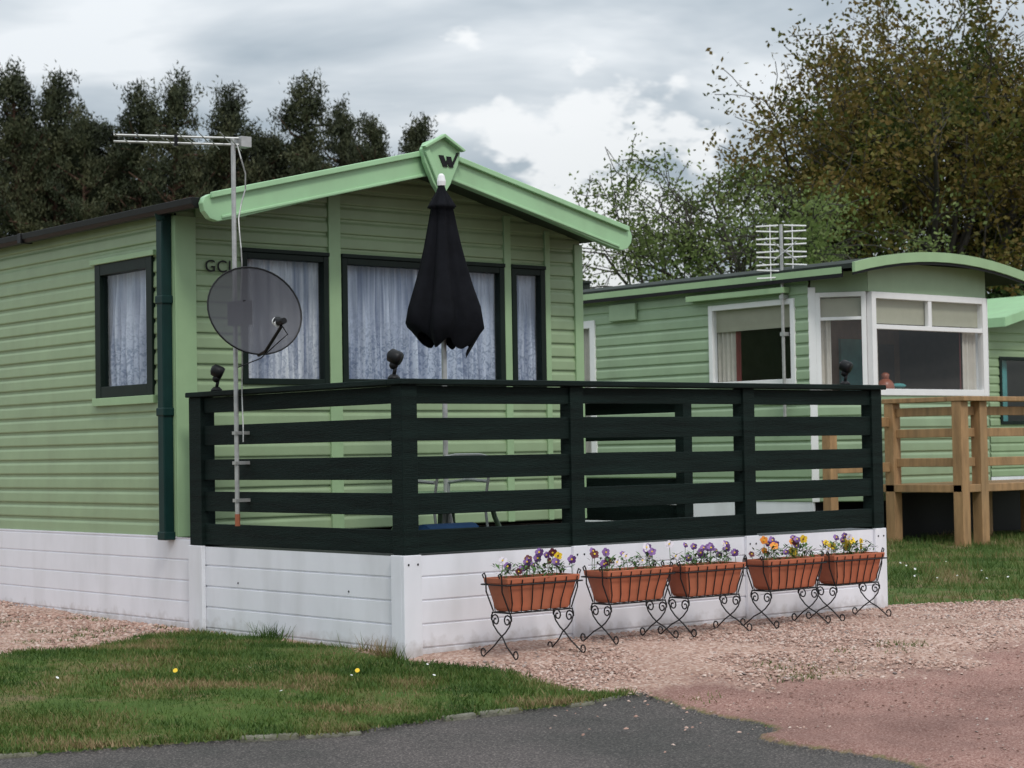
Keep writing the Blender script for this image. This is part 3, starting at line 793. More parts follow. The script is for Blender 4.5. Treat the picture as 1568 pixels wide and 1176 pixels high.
# ------------------------------------------------------------------ flower troughs on wire stands
M_leafg = mat('pansy_leaf', (0.06, 0.13, 0.03), 0.6, 0.3, 20)
M_purple = mat('petal_purple', (0.07, 0.012, 0.12), 0.6, 0.2); M_wpet = mat('petal_white', (0.70, 0.64, 0.70), 0.6, 0.05)
M_lil = mat('petal_lilac', (0.24, 0.12, 0.34), 0.6, 0.1); M_org = mat('petal_orange', (0.75, 0.25, 0.02), 0.6, 0.1); M_mar = mat('petal_maroon', (0.10, 0.008, 0.02), 0.6, 0.1)
def trough(x0, x1, seed, palette):
    rnd = random.Random(seed)
    e = empty('flower_trough')
    yc = -0.43+rnd.uniform(-0.015, 0.015); g = float(gz((x0+x1)/2, yc))
    zt, zb = 0.455, 0.255
    mb = MB()
    ya, yb = yc-0.105, yc+0.105
    rings = [(x0+0.055, x1-0.055, ya+0.035, yb-0.035, zb), (x0+0.045, x1-0.045, ya+0.03, yb-0.03, zb+0.02), (x0+0.012, x1-0.012, ya+0.008, yb-0.008, zt-0.035),
             (x0-0.004, x1+0.004, ya-0.006, yb+0.006, zt-0.033), (x0-0.008, x1+0.008, ya-0.009, yb+0.009, zt), (x0+0.01, x1-0.01, ya+0.01, yb-0.01, zt), (x0+0.015, x1-0.015, ya+0.015, yb-0.015, zt-0.03)]
    for r in rings: mb.v += [(r[0], r[2], r[4]), (r[1], r[2], r[4]), (r[1], r[3], r[4]), (r[0], r[3], r[4])]
    for i in range(len(rings)-1):
        for j in range(4): mb.f.append((4*i+j, 4*i+(j+1) % 4, 4*i+4+(j+1) % 4, 4*i+4+j)); mb.m.append(0)
    mb.f.append((3, 2, 1, 0)); mb.m.append(0); n = 4*(len(rings)-1); mb.f.append((n, n+1, n+2, n+3)); mb.m.append(1)
    mb.obj('trough', [M_terra, M_soil], e, 0.004)
    mb = MB(); r = 0.0048
    nb = 7
    for k in range(nb):
        xx = x0+0.05+(x1-x0-0.10)*k/(nb-1); xt = x0+0.02+(x1-x0-0.04)*k/(nb-1)
        mb.tube([(xt, ya-0.014, zt-0.01), (xt, ya-0.004, zt-0.05), (xx, ya+0.018, zb+0.05), (xx, ya+0.03, zb-0.006), (xx, yb-0.03, zb-0.006), (xx, yb-0.018, zb+0.05), (xt, yb+0.014, zt-0.01)], r*0.8, 5)
    for (o, z) in ((0.022, zt-0.04), ):
        mb.tube([(x0-o, ya-0.012, z), (x1+o, ya-0.012, z), (x1+o, yb+0.012, z), (x0-o, yb+0.012, z), (x0-o, ya-0.012, z)], r, 5)
    mb.tube([(x0+0.03, ya+0.025, zb-0.008), (x1-0.03, ya+0.025, zb-0.008), (x1-0.03, yb-0.025, zb-0.008), (x0+0.03, yb-0.025, zb-0.008), (x0+0.03, ya+0.025, zb-0.008)], r, 5)
    for xe, sx in ((x0, -1), (x1, 1)):
        xf = xe-sx*0.035
        for yy in (ya+0.03, yb-0.03):
            mb.tube([(xe+sx*0.035, yy, zt+0.0), (xe+sx*0.045, yy, zt+0.02), (xe+sx*0.03, yy, zt+0.03), (xe+sx*0.02, yy, zt+0.01), (xe+sx*0.018, yy, zt-0.08), (xf, yy, zb), ], r, 5)
        for s in (-1, 1):
            pts = []
            for k in range(15):
                t = k/14; a = math.pi*(2.6*(1-t))+0.3; rad = 0.008+0.030*t
                pts.append((xf, yc+s*(0.055+rad*math.cos(a)), zb-0.055+rad*math.sin(a)))
            pts += [(xf, yc+s*0.075, zb-0.085), (xf, yc+s*0.035, zb-0.125), (xf, yc-s*0.01, zb-0.155), (xf+sx*0.01, yc-s*0.06, g+0.075), (xf+sx*0.015, yc-s*0.115, g+0.035), (xf+sx*0.02, yc-s*0.15, g+0.008)]
            for k in range(1, 11):
                t = k/10; a = -math.pi/2+math.pi*1.6*t; rad = 0.028-0.014*t
                pts.append((xf+sx*0.02, yc-s*(0.15+rad*math.cos(a)), g+0.008+0.028+rad*math.sin(a)))
            mb.tube(pts, r, 5)
            mb.tube([(xf, yc+s*0.08, zb-0.008), (xf, yc+s*0.093, zb-0.03), (xf, yc+s*0.093, zb-0.055)], r, 5)
    mb.obj('wrought_iron_stand', [M_iron], e)
    mb = MB()
    for k in range(260):
        cx_, cy_, cz = rnd.uniform(x0+0.02, x1-0.02), rnd.uniform(ya+0.01, yb-0.01), rnd.uniform(zt-0.01, zt+0.07)
        a = rnd.uniform(0, 6.28); l = rnd.uniform(0.012, 0.028); dx_, dy_ = l*math.cos(a), l*math.sin(a); dz_ = rnd.uniform(-0.3, 1.0)*l
        mb.quad([(cx_, cy_, cz), (cx_+dx_-dy_*0.4, cy_+dy_+dx_*0.4, cz+dz_), (cx_+dx_*2, cy_+dy_*2, cz+dz_*1.6), (cx_+dx_+dy_*0.4, cy_+dy_-dx_*0.4, cz+dz_)], 0)
    cc = [rnd.uniform(x0+0.04, x1-0.04) for _ in range(5)]
    for k in range(17):
        cx_, cy_ = min(x1-0.02, max(x0+0.02, rnd.choice(cc)+rnd.gauss(0, 0.04))), rnd.uniform(ya, yb); cz = zt+rnd.uniform(0.03, 0.135)
        mb.tube([(cx_+rnd.uniform(-.02, .02), cy_, zt-0.02), (cx_, cy_, cz)], 0.0025, 4, 0)
        ci = rnd.choice(palette); fs = rnd.uniform(0.013, 0.022)
        f = Vector((-0.5+rnd.uniform(-.8, .8), -0.8, 0.35+rnd.uniform(-.4, .4))).normalized(); u = Vector((0, 0, 1)).cross(f).normalized(); w = f.cross(u)
        C = Vector((cx_, cy_, cz))
        for p_ in range(5):
            a = math.pi/2+p_*2*math.pi/5+0.2; pc = C+(u*math.cos(a)+w*math.sin(a))*fs*0.75+f*0.003*(p_ % 2)
            col_ = ci if not (ci == 1 and p_ < 2) else 3
            mb.quad([pc+(u*math.cos(b_)+w*math.sin(b_))*fs*0.75 for b_ in [q_*math.pi/3 for q_ in range(6)]], col_)
        mb.quad([C+f*0.007+(u*math.cos(b_)+w*math.sin(b_))*fs*0.33 for b_ in [q_*math.pi/3 for q_ in range(6)]], 4 if ci != 4 else 6)
    mb.obj('pansies', [M_leafg, M_purple, M_wpet, M_lil, M_yel, M_org, M_mar], e)
trough(0.35, 0.91, 1, [1, 6, 1, 4, 6, 2])
trough(1.175, 1.72, 2, [2, 3, 1, 1, 6])
trough(1.83, 2.37, 3, [1, 3, 1, 1, 2])
trough(2.60, 3.14, 4, [5, 1, 4, 1, 5, 6])
trough(3.27, 3.79, 5, [4, 4, 2, 1, 4])

# ------------------------------------------------------------------ neighbouring caravan
nb_ = empty('static_caravan')
NX, NY, NYB = 8.70, 4.47, 13.5
NX2 = 11.55
BX0, BX1, BY = 9.10, 11.12, 4.00
Pn = lambda u, w, z: (NX-w, u, z)
mb = MB()
nh = [(4.66, 5.94, 1.88, 2.80), (7.84, 8.75, 0.95, 2.76)]
siding(mb, Pn, lambda z: NY, lambda z: NYB, 0.62, 3.02, 0.13, nh, 0, 0.014)
mb.quad([(NX2, NY, 0.4), (NX2, NYB, 0.4), (NX2, NYB, 3.02), (NX2, NY, 3.02)]); mb.quad([(NX, NYB, 0.4), (NX2, NYB, 0.4), (NX2, NYB, 3.02), (NX, NYB, 3.02)])
mb.quad([(NX2-0.05, NY, 0.7), (NX2-0.05, NYB, 0.7), (NX2-0.05, NYB, 3.0), (NX2-0.05, NY, 3.0)], 1)
mb.quad([(NX, NY, 0.7), (NX2, NY, 0.7), (NX2, NYB, 0.7), (NX, NYB, 0.7)], 1)
mb.quad([(NX, NY+0.3, 2.99), (NX2, NY+0.3, 2.99), (NX2, NYB, 2.99), (NX, NYB, 2.99)], 1)
A_ = Vector((NX+0.03, NY, 0)); B_ = Vector((BX0, BY, 0)); C_ = Vector((BX1, BY, 0)); D_2 = Vector((NX2, NY, 0))
def facet(a, b):
    t = (b-a); L_ = t.length; t = t/L_; n = Vector((t.y, -t.x, 0))
    return (lambda u, w, z: (a.x+t.x*u+n.x*w, a.y+t.y*u+n.y*w, z)), L_
P1, L1 = facet(A_, B_); P2, L2 = facet(B_, C_); P3, L3 = facet(C_, D_2)
for P_, L_ in ((P1, L1), (P2, L2), (P3, L3)):
    siding(mb, P_, lambda z: 0, lambda z, L_=L_: L_, 0.62, 1.74, 0.13, (), 0, 0.014)
    siding(mb, P_, lambda z: 0, lambda z, L_=L_: L_, 2.84, 3.16 if P_ is P2 else 3.06, 0.5, (), 0, 0.004)
mb.obj('walls', [M_wall2, M_inner], nb_)
window('side_window', Pn, 4.66, 5.94, 1.88, 2.80, nb_, frame=M_whitef, fw=0.06, curtain=False, drape=[(4.70, 4.80, 0), (5.62, 5.90, 0), (5.56, 5.615, 1)])
window('side_door', Pn, 7.84, 8.75, 0.95, 2.76, nb_, frame=M_whitef, fw=0.09, curtain=False, drape=[(7.9, 8.7, 0)])
window('bay_window_left', P1, 0.05, L1-0.02, 1.74, 2.84, nb_, frame=M_whitef, fw=0.05, curtain=False, trans=[(2.56, 0.08, L1-0.06)], drape=[(0.08, 0.20, 0)])
window('bay_window_front', P2, 0.03, L2-0.02, 1.74, 2.84, nb_, frame=M_whitef, fw=0.07, curtain=False, mull=(), trans=[(2.47, 0.08, L2-0.09)], drape=[(0.10, 0.22, 0), (L2-0.34, L2-0.10, 0), (L2-0.40, L2-0.35, 1)])
window('bay_window_right', P3, 0.03, L3-0.02, 1.74, 2.84, nb_, frame=M_whitef, fw=0.05, curtain=False)
mb = MB()
mb.box((L2/2-0.03, -0.03, 2.49), (L2/2+0.03, 0.022, 2.79), 0, P2)
mb.box((-0.03, -0.02, 0.62), (0.05, 0.03, 2.9), 0, P1)
mb.obj('white_trims', [M_whitef], nb_, 0.004)
mb = MB()
mb.box((4.72, -0.055, 2.50), (5.88, -0.04, 2.75), 0, Pn); mb.box((0.09, -0.055, 2.51), (L2-0.09, -0.045, 2.78), 0, P2); mb.box((0.09, -0.055, 2.58), (L1-0.07, -0.045, 2.78), 0, P1)
mb.obj('blinds', [M_blind], nb_)
mb = MB(); mb.box((NX-0.005, NY, 0.0), (NX+0.03, NYB, 0.62)); mb.box((NX+0.04, NY-0.0, 0.0), (NX2, NY+0.03, 0.62), 1); mb.obj('skirt', [M_white, M_black], nb_)  # front face coloured black in place of shade behind the timber deck
mb = MB(); mb.box((9.9, 5.5, 0.72), (11.45, 5.55, 2.98), 0); mb.box((10.35, 5.46, 1.75), (10.75, 5.495, 2.45), 2); mb.box((11.0, 5.46, 1.7), (11.3, 5.495, 2.4), 1); mb.box((9.0, 6.6, 0.72), (11.45, 6.65, 2.98), 1); mb.box((9.3, 4.25, 1.68), (11.0, 4.55, 1.71), 0)
mb.obj('partition', [M_ply, M_inner, M_teal], nb_)
mb = MB(); mb.ball((9.72, 4.30, 1.83), 0.10, 0.10, 0.11, 0, 14, 8); mb.tube([(9.72, 4.30, 1.92), (9.72, 4.30, 1.98), (9.72, 4.30, 2.0)], [0.04, 0.045, 0.02], 10); mb.tube([(9.62, 4.30, 1.80), (9.55, 4.30, 1.86), (9.52, 4.30, 1.92)], 0.015, 6); mb.obj('copper_kettle', [M_copper], nb_, smooth=True)
mb = MB(); mb.ball((10.0, 4.35, 1.86), 0.12, 0.05, 0.03, 0); mb.tube([(10.0, 4.35, 1.72), (10.0, 4.35, 1.86)], 0.01, 6); mb.obj('teal_ornament', [M_teal], nb_)
rz = lambda x: 3.02+0.20*(1-((x-10.12)/1.65)**2)
xx = np.linspace(NX-0.10, NX2+0.18, 13)
poly = [(x, rz(x)+0.05) for x in xx]+[(x, rz(x)) for x in xx[::-1]]
mb = MB(); mb.prism(poly, BY-0.22, NYB+0.1, Fy, 0)
lipp = [(x, rz(x)+0.058) for x in xx]+[(x, rz(x)-0.045) for x in xx[::-1]]
mb.prism(lipp, BY-0.26, BY-0.222, Fy, 1)
li2 = [(x, rz(x)-0.05) for x in xx]+[(x, rz(x)-0.075) for x in xx[::-1]]
mb.prism(li2, BY-0.24, BY-0.222, Fy, 2)
mb.box((NX-0.125, BY-0.1, 2.96), (NX-0.102, NYB, 3.055), 2)
mb.box((NX-0.128, BY-0.1, 3.0), (NX-0.1255, NYB, 3.07), 1)
mb.box((NX-0.12, NY+0.25, 2.86), (NX-0.02, 6.2, 2.92), 1)
mb.tube([(NX+0.9, 9.0, 3.1), (NX+0.9, 9.0, 3.33)], 0.05, 10, 3); mb.tube([(NX+0.9, 9.0, 3.33), (NX+0.9, 9.0, 3.36)], 0.07, 10, 3)
mb.obj('roof', [M_roof, M_trim, M_black, M_roof], nb_)
mb = MB(); mb.box((NX-0.06, 7.1, 2.72), (NX-0.0165, 7.55, 2.92)); mb.obj('vent_box', [M_wall2], nb_, 0.01)
a2 = empty('television_aerial')
mb = MB(); mx_, my_ = NX-0.07, 4.78
mb.tube([(mx_, my_, 1.5), (mx_, my_, 3.60)], 0.018, 8)
for z in (2.4, 2.8, 1.7): mb.box((mx_-0.02, my_-0.03, z), (NX-0.01, my_+0.03, z+0.04))
mb.obj('mast', [M_metal], a2)
mb = MB()
for k in range(9):
    z = 3.02+k*0.07
    for s in (-1, 1):
        mb.tube([(mx_+s*RX*0.03, my_+s*RY*0.03, z+0.01), (mx_+s*RX*0.27, my_+s*RY*0.27, z+0.02*(k % 2))], 0.009, 5)
for s in (-1, 1):
    mb.tube([(mx_+s*RX*0.12, my_+s*RY*0.12, 3.0), (mx_+s*RX*0.12, my_+s*RY*0.12, 3.6)], 0.006, 5)
mb.tube([(mx_-RX*0.1-FX*0.1, my_-RY*0.1-FY*0.1, 3.2), (mx_+RX*0.15-FX*0.1, my_+RY*0.15-FY*0.1, 3.4)], 0.008, 5, 1)
mb.tube([(mx_+RX*0.15-FX*0.1, my_+RY*0.15-FY*0.1, 3.2), (mx_-RX*0.1-FX*0.1, my_-RY*0.1-FY*0.1, 3.4)], 0.008, 5, 1)
mb.obj('grid_head', [M_whitef, M_metal], a2)

# timber veranda of the neighbour
td = empty('timber_deck')
mb = MB()
def post(x, y, z0, z1, w=0.10): mb.box((x-w/2, y-w/2, z0), (x+w/2, y+w/2, z1))
for (x, y) in [(9.11, 3.72), (9.11, 2.85), (9.42, 2.85), (10.6, 2.85), (11.9, 2.85)]: post(x, y, 0.05, 1.64, 0.12)
for (x, y) in [(8.12, 3.72)]: post(x, y, 0.05, 1.50, 0.11)
for z in (0.98, 1.28, 1.50):
    mb.box((9.10, 2.92, z), (9.13, 3.66, z+0.09)); mb.box((9.48, 2.86, z), (11.9, 2.89, z+0.09)); mb.box((9.18, 2.86, z), (9.36, 2.89, z+0.09))
for z in (0.93, 1.40): mb.box((8.18, 3.71, z), (9.05, 3.74, z+0.10))
mb.box((9.04, 2.74, 1.642), (12.0, 2.96, 1.69)); mb.box((9.04, 2.965, 1.642), (9.18, 3.80, 1.69))
mb.box((9.05, 2.80, 0.72), (12.0, 3.95, 0.80))
for x in (9.8, 10.25, 10.95, 11.5): post(x, 3.4, 0.0, 0.72, 0.09)
mb.obj('frame_and_rails', [M_wood], td, 0.006)
mb = MB(); mb.box((9.3, 3.9, 0.05), (11.9, 3.94, 0.70)); mb.obj('under_deck_shade', [M_black], td)  # black sheet stands in for the shade beneath the deck

# third caravan
c3 = empty('static_caravan')
QX, QY = 17.75, 8.9
Pq = lambda u, w, z: (u, QY-w, z)
mb = MB(); siding(mb, Pq, lambda z: QX, lambda z: QX+3.6, 0.7, 3.0, 0.13, [(QX+0.25, QX+1.5, 1.5, 2.55), (QX+1.8, QX+3.2, 1.5, 2.55)], 0, 0.014)
mb.quad([(QX, QY, 0.2), (QX, QY+9, 0.2), (QX, QY+9, 3.0), (QX, QY, 3.0)]); mb.quad([(QX+3.6, QY, 0.2), (QX+3.6, QY+9, 0.2), (QX+3.6, QY+9, 3.0), (QX+3.6, QY, 3.0)])
mb.quad([(QX, QY, 3.0), (QX+3.6, QY, 3.0), (QX+1.8, QY, 3.45)]); mb.quad([(QX, QY+3, 0.2), (QX+3.6, QY+3, 0.2), (QX+3.6, QY+3, 3.0), (QX, QY+3, 3.0)], 1)
mb.obj('walls', [M_wall, M_inner], c3)
mb = MB(); mb.prism([(QX-0.1, 2.98), (QX+1.8, 3.45), (QX+3.7, 2.98), (QX+3.7, 3.12), (QX+1.8, 3.59), (QX-0.1, 3.12)], QY-0.4, QY+9.1, Fy, 0); mb.obj('roof', [M_fascia], c3)
window('front_window_1', Pq, QX+0.25, QX+1.5, 1.5, 2.55, c3, curtain=False, drape=[(QX+0.3, QX+0.55, 2), (QX+1.2, QX+1.45, 2)])
window('front_window_2', Pq, QX+1.8, QX+3.2, 1.5, 2.55, c3, curtain=False, drape=[(QX+1.9, QX+2.2, 2)])
mb = MB(); mb.box((QX, QY-0.01, 0.0), (QX+3.6, QY+0.02, 0.7)); mb.obj('skirt', [M_white], c3)

# ------------------------------------------------------------------ trees
def leaf_cloud(centers, size, jitter, k, seed, upb=0.0, aspect=0.6):
    rs = np.random.RandomState(seed)
    C = np.repeat(centers, k, axis=0); n = len(C)
    cs = np.repeat(rs.rand(len(centers)), k)
    C = C+rs.normal(0, jitter, (n, 3))
    u = rs.normal(0, 1, (n, 3)); u /= np.linalg.norm(u, axis=1)[:, None]
    w = rs.normal(0, 1, (n, 3)); w[:, 2] += upb; w = w-u*(u*w).sum(1)[:, None]; w /= np.linalg.norm(w, axis=1)[:, None]
    s = size*rs.uniform(0.6, 1.3, n)[:, None]
    V = np.stack([C-w*s, C+u*s*aspect, C+w*s, C-u*s*aspect], 1).reshape(-1, 3)
    F = np.arange(4*n).reshape(n, 4)
    sh = np.clip(0.6*cs+0.4*rs.rand(n), 0, 1)
    return V, F, np.repeat(sh, 4)

def decid(name, base, L0, seed, levels, leafmat, size, jit, k, r0=0.22, spread=0.75, nlimb=6, shrink=0.68, trunk_d=(0, 0, 1), keep=1.0, ch=2, thr=0.55, gaps=0.0):
    rnd = random.Random(seed); mb = MB(); anchors = []
    e = empty(name)
    def rv(): return Vector((rnd.gauss(0, 1), rnd.gauss(0, 1), rnd.gauss(0, 1)))
    def grow(p, d, L, r, lev):
        n = 4; pts = [p]; rs = [r]
        for i in range(n):
            d = (d+rv()*0.13+Vector((0, 0, 0.07 if lev < 3 else -0.02))).normalized()
            p = p+d*(L/n); r *= 0.86; pts.append(p); rs.append(max(r, 0.010))
            if lev >= levels-1: anchors.append(tuple(p))
            if lev < levels and i >= 1:
                for _ in range(ch if rnd.random() < thr else 1):
                    ax2 = rv(); ax2 = (ax2-d*ax2.dot(d)).normalized()
                    an = rnd.uniform(0.4, 0.95)
                    cd = (d*math.cos(an)+ax2*math.sin(an)).normalized()
                    grow(p, cd, L*shrink*rnd.uniform(0.75, 1.15), r*0.62, lev+1)
        mb.tube(pts, rs, 6 if lev < 2 else 4 if lev < 4 else 3, 0, False)
    p0 = Vector(base); d0 = Vector(trunk_d).normalized()
    tr = [p0, p0+d0*L0*0.25, p0+d0*L0*0.5]
    mb.tube(tr, [r0*1.3, r0, r0*0.9], 10, 0, False)
    for q in range(nlimb):
        a = 2*math.pi*q/nlimb+rnd.uniform(-0.4, 0.4); t = spread*rnd.uniform(0.35, 1.1)
        dd = Vector((math.sin(t)*math.cos(a), math.sin(t)*math.sin(a), math.cos(t)))
        grow(tr[2]-d0*rnd.uniform(0, 0.35), dd, L0*rnd.uniform(0.85, 1.1), r0*0.55, 1)
    mb.obj('trunk_and_branches', [M_bark], e, smooth=True)
    A = np.array(anchors)
    if gaps > 0:   # bare pockets where the young leaves have not opened yet
        g = np.sin(A[:, 0]*2.1+seed)*np.sin(A[:, 1]*1.9+1.3*seed)*np.sin(A[:, 2]*2.3+0.7*seed)+np.random.RandomState(seed+1).normal(0, 0.18, len(A))
        A = A[g > np.quantile(g, gaps)]
    if keep < 1: A = A[np.random.RandomState(seed).rand(len(A)) < keep]
    V, F, sh = leaf_cloud(A, size, jit, k, seed)
    fast('foliage', V, F, sh, leafmat, e)
    return e
M_lbrown = attr_mat('spring_leaves_bronze', [(0.0, (0.030, 0.048, 0.009)), (0.30, (0.065, 0.085, 0.015)), (0.50, (0.120, 0.095, 0.018)), (0.68, (0.145, 0.095, 0.022)), (0.85, (0.14, 0.14, 0.03)), (1.0, (0.19, 0.17, 0.04))], 0.7, 0.3, 0.62)
M_lgreen = attr_mat('spring_leaves_green', [(0.0, (0.07, 0.10, 0.028)), (0.5, (0.15, 0.20, 0.06)), (1.0, (0.25, 0.30, 0.12))], 0.7, 0.35, 0.9)
M_ldark = attr_mat('leaves_dark', [(0.0, (0.012, 0.03, 0.008)), (0.5, (0.035, 0.075, 0.015)), (1.0, (0.07, 0.12, 0.03))], 0.7, 0.0, 0.9)
decid('broadleaf_tree', (25.2, 15.7, 0.2), 4.15, 11, 4, M_lbrown, 0.058, 0.20, 17, r0=0.36, spread=0.80, nlimb=8, shrink=0.66, gaps=0.22)
decid('broadleaf_tree', (29.3, 15.2, 0.2), 4.4, 23, 4, M_lbrown, 0.058, 0.22, 16, r0=0.36, spread=0.75, nlimb=8, shrink=0.66, gaps=0.15)
decid('broadleaf_tree', (20.9, 16.75, 0.2), 2.95, 5, 4, M_lgreen, 0.046, 0.13, 10, r0=0.24, spread=0.80, nlimb=7, shrink=0.66, gaps=0.3)
decid('broadleaf_tree', (26.2, 13.2, 0.2), 2.1, 31, 3, M_ldark, 0.08, 0.25, 26, r0=0.14, spread=1.0, nlimb=9, shrink=0.72)

# pines
M_needle = attr_mat('pine_needles', [(0.0, (0.013, 0.018, 0.009)), (0.5, (0.036, 0.045, 0.020)), (1.0, (0.095, 0.095, 0.045))], 0.75, 0.0, 0.4)
def pine_meshes(seed, H=18.0):
    rs = np.random.RandomState(seed)
    mb = MB()
    tp = [(0.3*math.sin(z*0.25+seed), 0.3*math.cos(z*0.2+seed), z) for z in np.linspace(0, H*0.93, 9)]
    mb.tube(tp, list(np.linspace(0.28, 0.06, 9)), 7, 0, False)
    clumps = []
    nb = 84
    ph = rs.rand(4)*6.28
    for i in range(nb):
        t = (i+rs.rand())/nb; z = H*(0.26+0.68*t)
        a = rs.rand()*6.283
        lobe = 1+0.34*math.sin(2*a+ph[0]+t*6)+0.26*math.sin(3*a+ph[1]-t*11)
        R = 3.2*(1-t**2.3)**0.85*(0.5+0.5*min(1, t*2.5))*lobe*rs.uniform(0.5, 1.15)+0.35
        cx_, cy_ = np.interp(z, [p[2] for p in tp], [p[0] for p in tp]), np.interp(z, [p[2] for p in tp], [p[1] for p in tp])
        e = Vector((cx_+R*math.cos(a), cy_+R*math.sin(a), z+R*rs.uniform(0.1, 0.6)))
        mb.tube([(cx_, cy_, z), (cx_*0.5+e.x*0.5, cy_*0.5+e.y*0.5, z+0.12*R), tuple(e)], [0.08, 0.05, 0.02], 4, 0, False)
        for k in range(6):
            f = rs.uniform(0.4, 1.06)
            clumps.append((cx_+(e.x-cx_)*f+rs.normal(0, 0.30), cy_+(e.y-cy_)*f+rs.normal(0, 0.30), z+(e.z-z)*f+rs.normal(0, 0.22)))
    for q in range(9): clumps.append((tp[-1][0]+rs.normal(0, .45), tp[-1][1]+rs.normal(0, .45), H*rs.uniform(0.93, 0.985)))
    C = np.array(clumps); k = 38; n = len(C)*k
    cen = np.repeat(C, k, axis=0)
    d = rs.normal(0, 1, (n, 3)); d[:, 2] = np.abs(d[:, 2])*0.9+0.1; d /= np.linalg.norm(d, axis=1)[:, None]
    st = cen+rs.normal(0, 0.20, (n, 3))*np.array([1.3, 1.3, 0.9]); l = rs.uniform(0.14, 0.36, n)[:, None]
    w = np.cross(d, rs.normal(0, 1, (n, 3))); w /= np.linalg.norm(w, axis=1)[:, None]
    V = np.stack([st-w*0.05, st+w*0.05, st+d*l], 1).reshape(-1, 3); F = np.arange(3*n).reshape(n, 3)
    sh = np.repeat(np.clip(0.5*np.repeat(rs.rand(len(C)), k)+0.5*rs.rand(n), 0, 1), 3)
    return mb, V, F, sh
NV = 7
variants = []
for s in range(NV):
    mb, V, F, sh = pine_meshes(s+1)
    e = empty('pine_tree'); o1 = mb.obj('trunk', [M_pinebark], e); o2 = fast('foliage', V, F, sh, M_needle, e)
    variants.append((e, o1, o2))
used = [False]*NV
def put_pine(s, dpt, h, vi, rot, wscale=1.0):
    x, y = 50.5+RX*s+FX*dpt, 59.7+RY*s+FY*dpt
    e, o1, o2 = variants[vi]
    if used[vi]:
        e2 = empty('pine_tree')
        for o in (o1, o2):
            c = bpy.data.objects.new(o.name.split('.')[0], o.data); scene.collection.objects.link(c); c.parent = e2
        e = e2
    used[vi] = True
    e.location = (x, y, 0.0); e.rotation_euler = (0, 0, rot); sc = h/18.0
    e.scale = (sc*wscale, sc*wscale, sc)
rr = random.Random(9)
tops = [(-25.6, 19.4), (-23.2, 20.0), (-21.2, 19.6), (-19.6, 17.6), (-17.3, 18.8), (-15.1, 19.0), (-13.1, 18.5), (-11.2, 16.8), (-9.4, 18.5), (-7.7, 17.9), (-6.0, 16.9), (-4.3, 17.1)]
for i, (s, h) in enumerate(tops): put_pine(s, rr.uniform(-2, 2), h, (i*5+i//6) % NV, rr.uniform(0, 6.28), rr.uniform(0.55, 0.78))
for i in range(15): put_pine(-26+i*1.5+rr.uniform(-.5, .5), rr.uniform(4, 9), rr.uniform(15.9, 17.7)+(1.2 if i < 5 else 0)-(0.9 if i > 12 else 0), rr.randrange(NV), rr.uniform(0, 6.28), rr.uniform(0.8, 1.0))
for i in range(9): put_pine(-26.5+i*2.4+rr.uniform(-.4, .4), rr.uniform(12, 16), rr.uniform(15.8, 17.2), rr.randrange(NV), rr.uniform(0, 6.28), 1.0)

# ------------------------------------------------------------------ sky + sun
world = bpy.data.worlds.new('World'); scene.world = world; world.use_nodes = True
nt = world.node_tree; N = nt.nodes; L = nt.links
for n in list(N): N.remove(n)
out = N.new('ShaderNodeOutputWorld')
sky = N.new('ShaderNodeTexSky'); sky.sky_type = 'NISHITA'; sky.sun_disc = False
SUN_EL, SUN_AZ = math.radians(50), math.radians(200)
sky.sun_elevation = SUN_EL; sky.sun_rotation = SUN_AZ
bg1 = N.new('ShaderNodeBackground'); bg1.inputs['Strength'].default_value = 0.10; L.new(sky.outputs[0], bg1.inputs['Color'])
tc = N.new('ShaderNodeTexCoord'); sp = N.new('ShaderNodeSeparateXYZ'); L.new(tc.outputs['Generated'], sp.inputs[0])
def math_(op, a, b=None, c=None):
    n = N.new('ShaderNodeMath'); n.operation = op
    for i, v in enumerate((a, b, c)):
        if v is None: continue
        if isinstance(v, (int, float)): n.inputs[i].default_value = v
        else: L.new(v, n.inputs[i])
    return n.outputs[0]
zz = math_('MAXIMUM', sp.outputs['Z'], 0.0)
den = math_('ADD', zz, 0.10)
cb = N.new('ShaderNodeCombineXYZ'); L.new(math_('DIVIDE', sp.outputs['X'], den), cb.inputs[0]); L.new(math_('DIVIDE', sp.outputs['Y'], den), cb.inputs[1])
n1 = N.new('ShaderNodeTexNoise'); n1.inputs['Scale'].default_value = 1.25; n1.inputs['Detail'].default_value = 5; n1.inputs['Roughness'].default_value = 0.5
n1.inputs['Distortion'].default_value = 0.4
mpn = N.new('ShaderNodeMapping'); mpn.inputs['Location'].default_value = (3.1, 1.2, 0); L.new(cb.outputs[0], mpn.inputs['Vector']); L.new(mpn.outputs[0], n1.inputs['Vector'])
r = N.new('ShaderNodeValToRGB'); e = r.color_ramp.elements
e.new(0.5)
for q, (p, c) in zip(e, [(0.38, (0.38, 0.44, 0.49)), (0.50, (0.55, 0.60, 0.64)), (0.62, (0.80, 0.83, 0.85))]): q.position = p; q.color = (*c, 1)
L.new(n1.outputs['Fac'], r.inputs['Fac'])
D = Vector((FX+0.045*RX, FY+0.045*RY, 0.112)).normalized()
vd = N.new('ShaderNodeVectorMath'); vd.operation = 'DISTANCE'; vd.inputs[1].default_value = D; L.new(tc.outputs['Generated'], vd.inputs[0])
n2 = N.new('ShaderNodeTexNoise'); n2.inputs['Scale'].default_value = 22; n2.inputs['Detail'].default_value = 4; n2.inputs['Roughness'].default_value = 0.55
mp2 = N.new('ShaderNodeMapping'); mp2.inputs['Scale'].default_value = (1, 1, 1.8); L.new(tc.outputs['Generated'], mp2.inputs['Vector']); L.new(mp2.outputs[0], n2.inputs['Vector'])
v = math_('MULTIPLY_ADD', n2.outputs['Fac'], 0.28, -0.075)
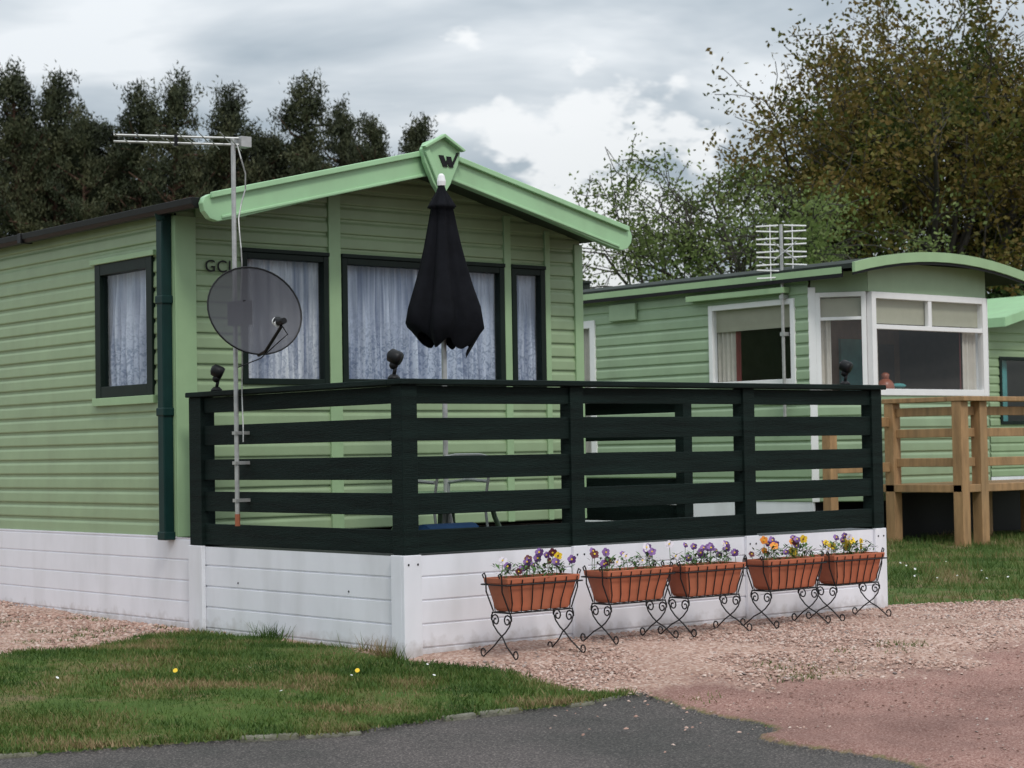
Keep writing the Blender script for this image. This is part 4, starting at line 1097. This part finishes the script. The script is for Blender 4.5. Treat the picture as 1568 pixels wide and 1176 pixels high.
v = math_('SUBTRACT', v, vd.outputs['Value'])
mr = N.new('ShaderNodeMapRange'); mr.interpolation_type = 'SMOOTHSTEP'; mr.inputs['From Min'].default_value = -0.010; mr.inputs['From Max'].default_value = 0.025; mr.inputs['To Max'].default_value = 0.92
L.new(v, mr.inputs['Value'])
cm = N.new('ShaderNodeMixRGB'); cm.inputs['Color2'].default_value = (0.90, 0.91, 0.91, 1); L.new(mr.outputs[0], cm.inputs['Fac']); L.new(r.outputs['Color'], cm.inputs['Color1'])
fac2 = math_('MINIMUM', math_('MULTIPLY_ADD', zz, 1.6, 0.84), 2.1)
vm = N.new('ShaderNodeVectorMath'); vm.operation = 'SCALE'; L.new(cm.outputs[0], vm.inputs[0]); L.new(fac2, vm.inputs['Scale'])
bg2 = N.new('ShaderNodeBackground'); bg2.inputs['Strength'].default_value = 1.0; L.new(vm.outputs[0], bg2.inputs['Color'])
mx = N.new('ShaderNodeMixShader'); mx.inputs[0].default_value = 0.88
L.new(bg1.outputs[0], mx.inputs[1]); L.new(bg2.outputs[0], mx.inputs[2]); L.new(mx.outputs[0], out.inputs['Surface'])

sd = bpy.data.lights.new('sun', 'SUN'); sd.energy = 1.45; sd.angle = math.radians(12); sd.color = (1.0, 0.97, 0.92)
so = bpy.data.objects.new('sun', sd); scene.collection.objects.link(so)
sdir = Vector((math.sin(SUN_AZ)*math.cos(SUN_EL), math.cos(SUN_AZ)*math.cos(SUN_EL), math.sin(SUN_EL)))
so.rotation_euler = sdir.to_track_quat('Z', 'Y').to_euler(); so.location = (0, 0, 30)

# ------------------------------------------------------------------ camera
cd = bpy.data.cameras.new('camera'); cam = bpy.data.objects.new('camera', cd); scene.collection.objects.link(cam)
cd.sensor_width = 36; cd.lens = 68.9; cd.clip_end = 3000; cd.clip_start = 0.1
cd.dof.use_dof = True; cd.dof.focus_distance = 12.5; cd.dof.aperture_fstop = 5.6
p = math.radians(2.0); th = 0.0169
f = Vector((FX*math.cos(p), FY*math.cos(p), math.sin(p))).normalized()
r0 = Vector((RX, RY, 0)).normalized(); u0 = r0.cross(f).normalized()
rgt = r0*math.cos(th)-u0*math.sin(th); up = u0*math.cos(th)+r0*math.sin(th)
Mx = Matrix((rgt, up, -f)).transposed().to_4x4(); Mx.translation = Vector((-7.03, -9.50, 1.20))
cam.matrix_world = Mx
scene.camera = cam
scene.view_settings.view_transform = 'Standard'; scene.view_settings.look = 'None'; scene.view_settings.exposure = 0
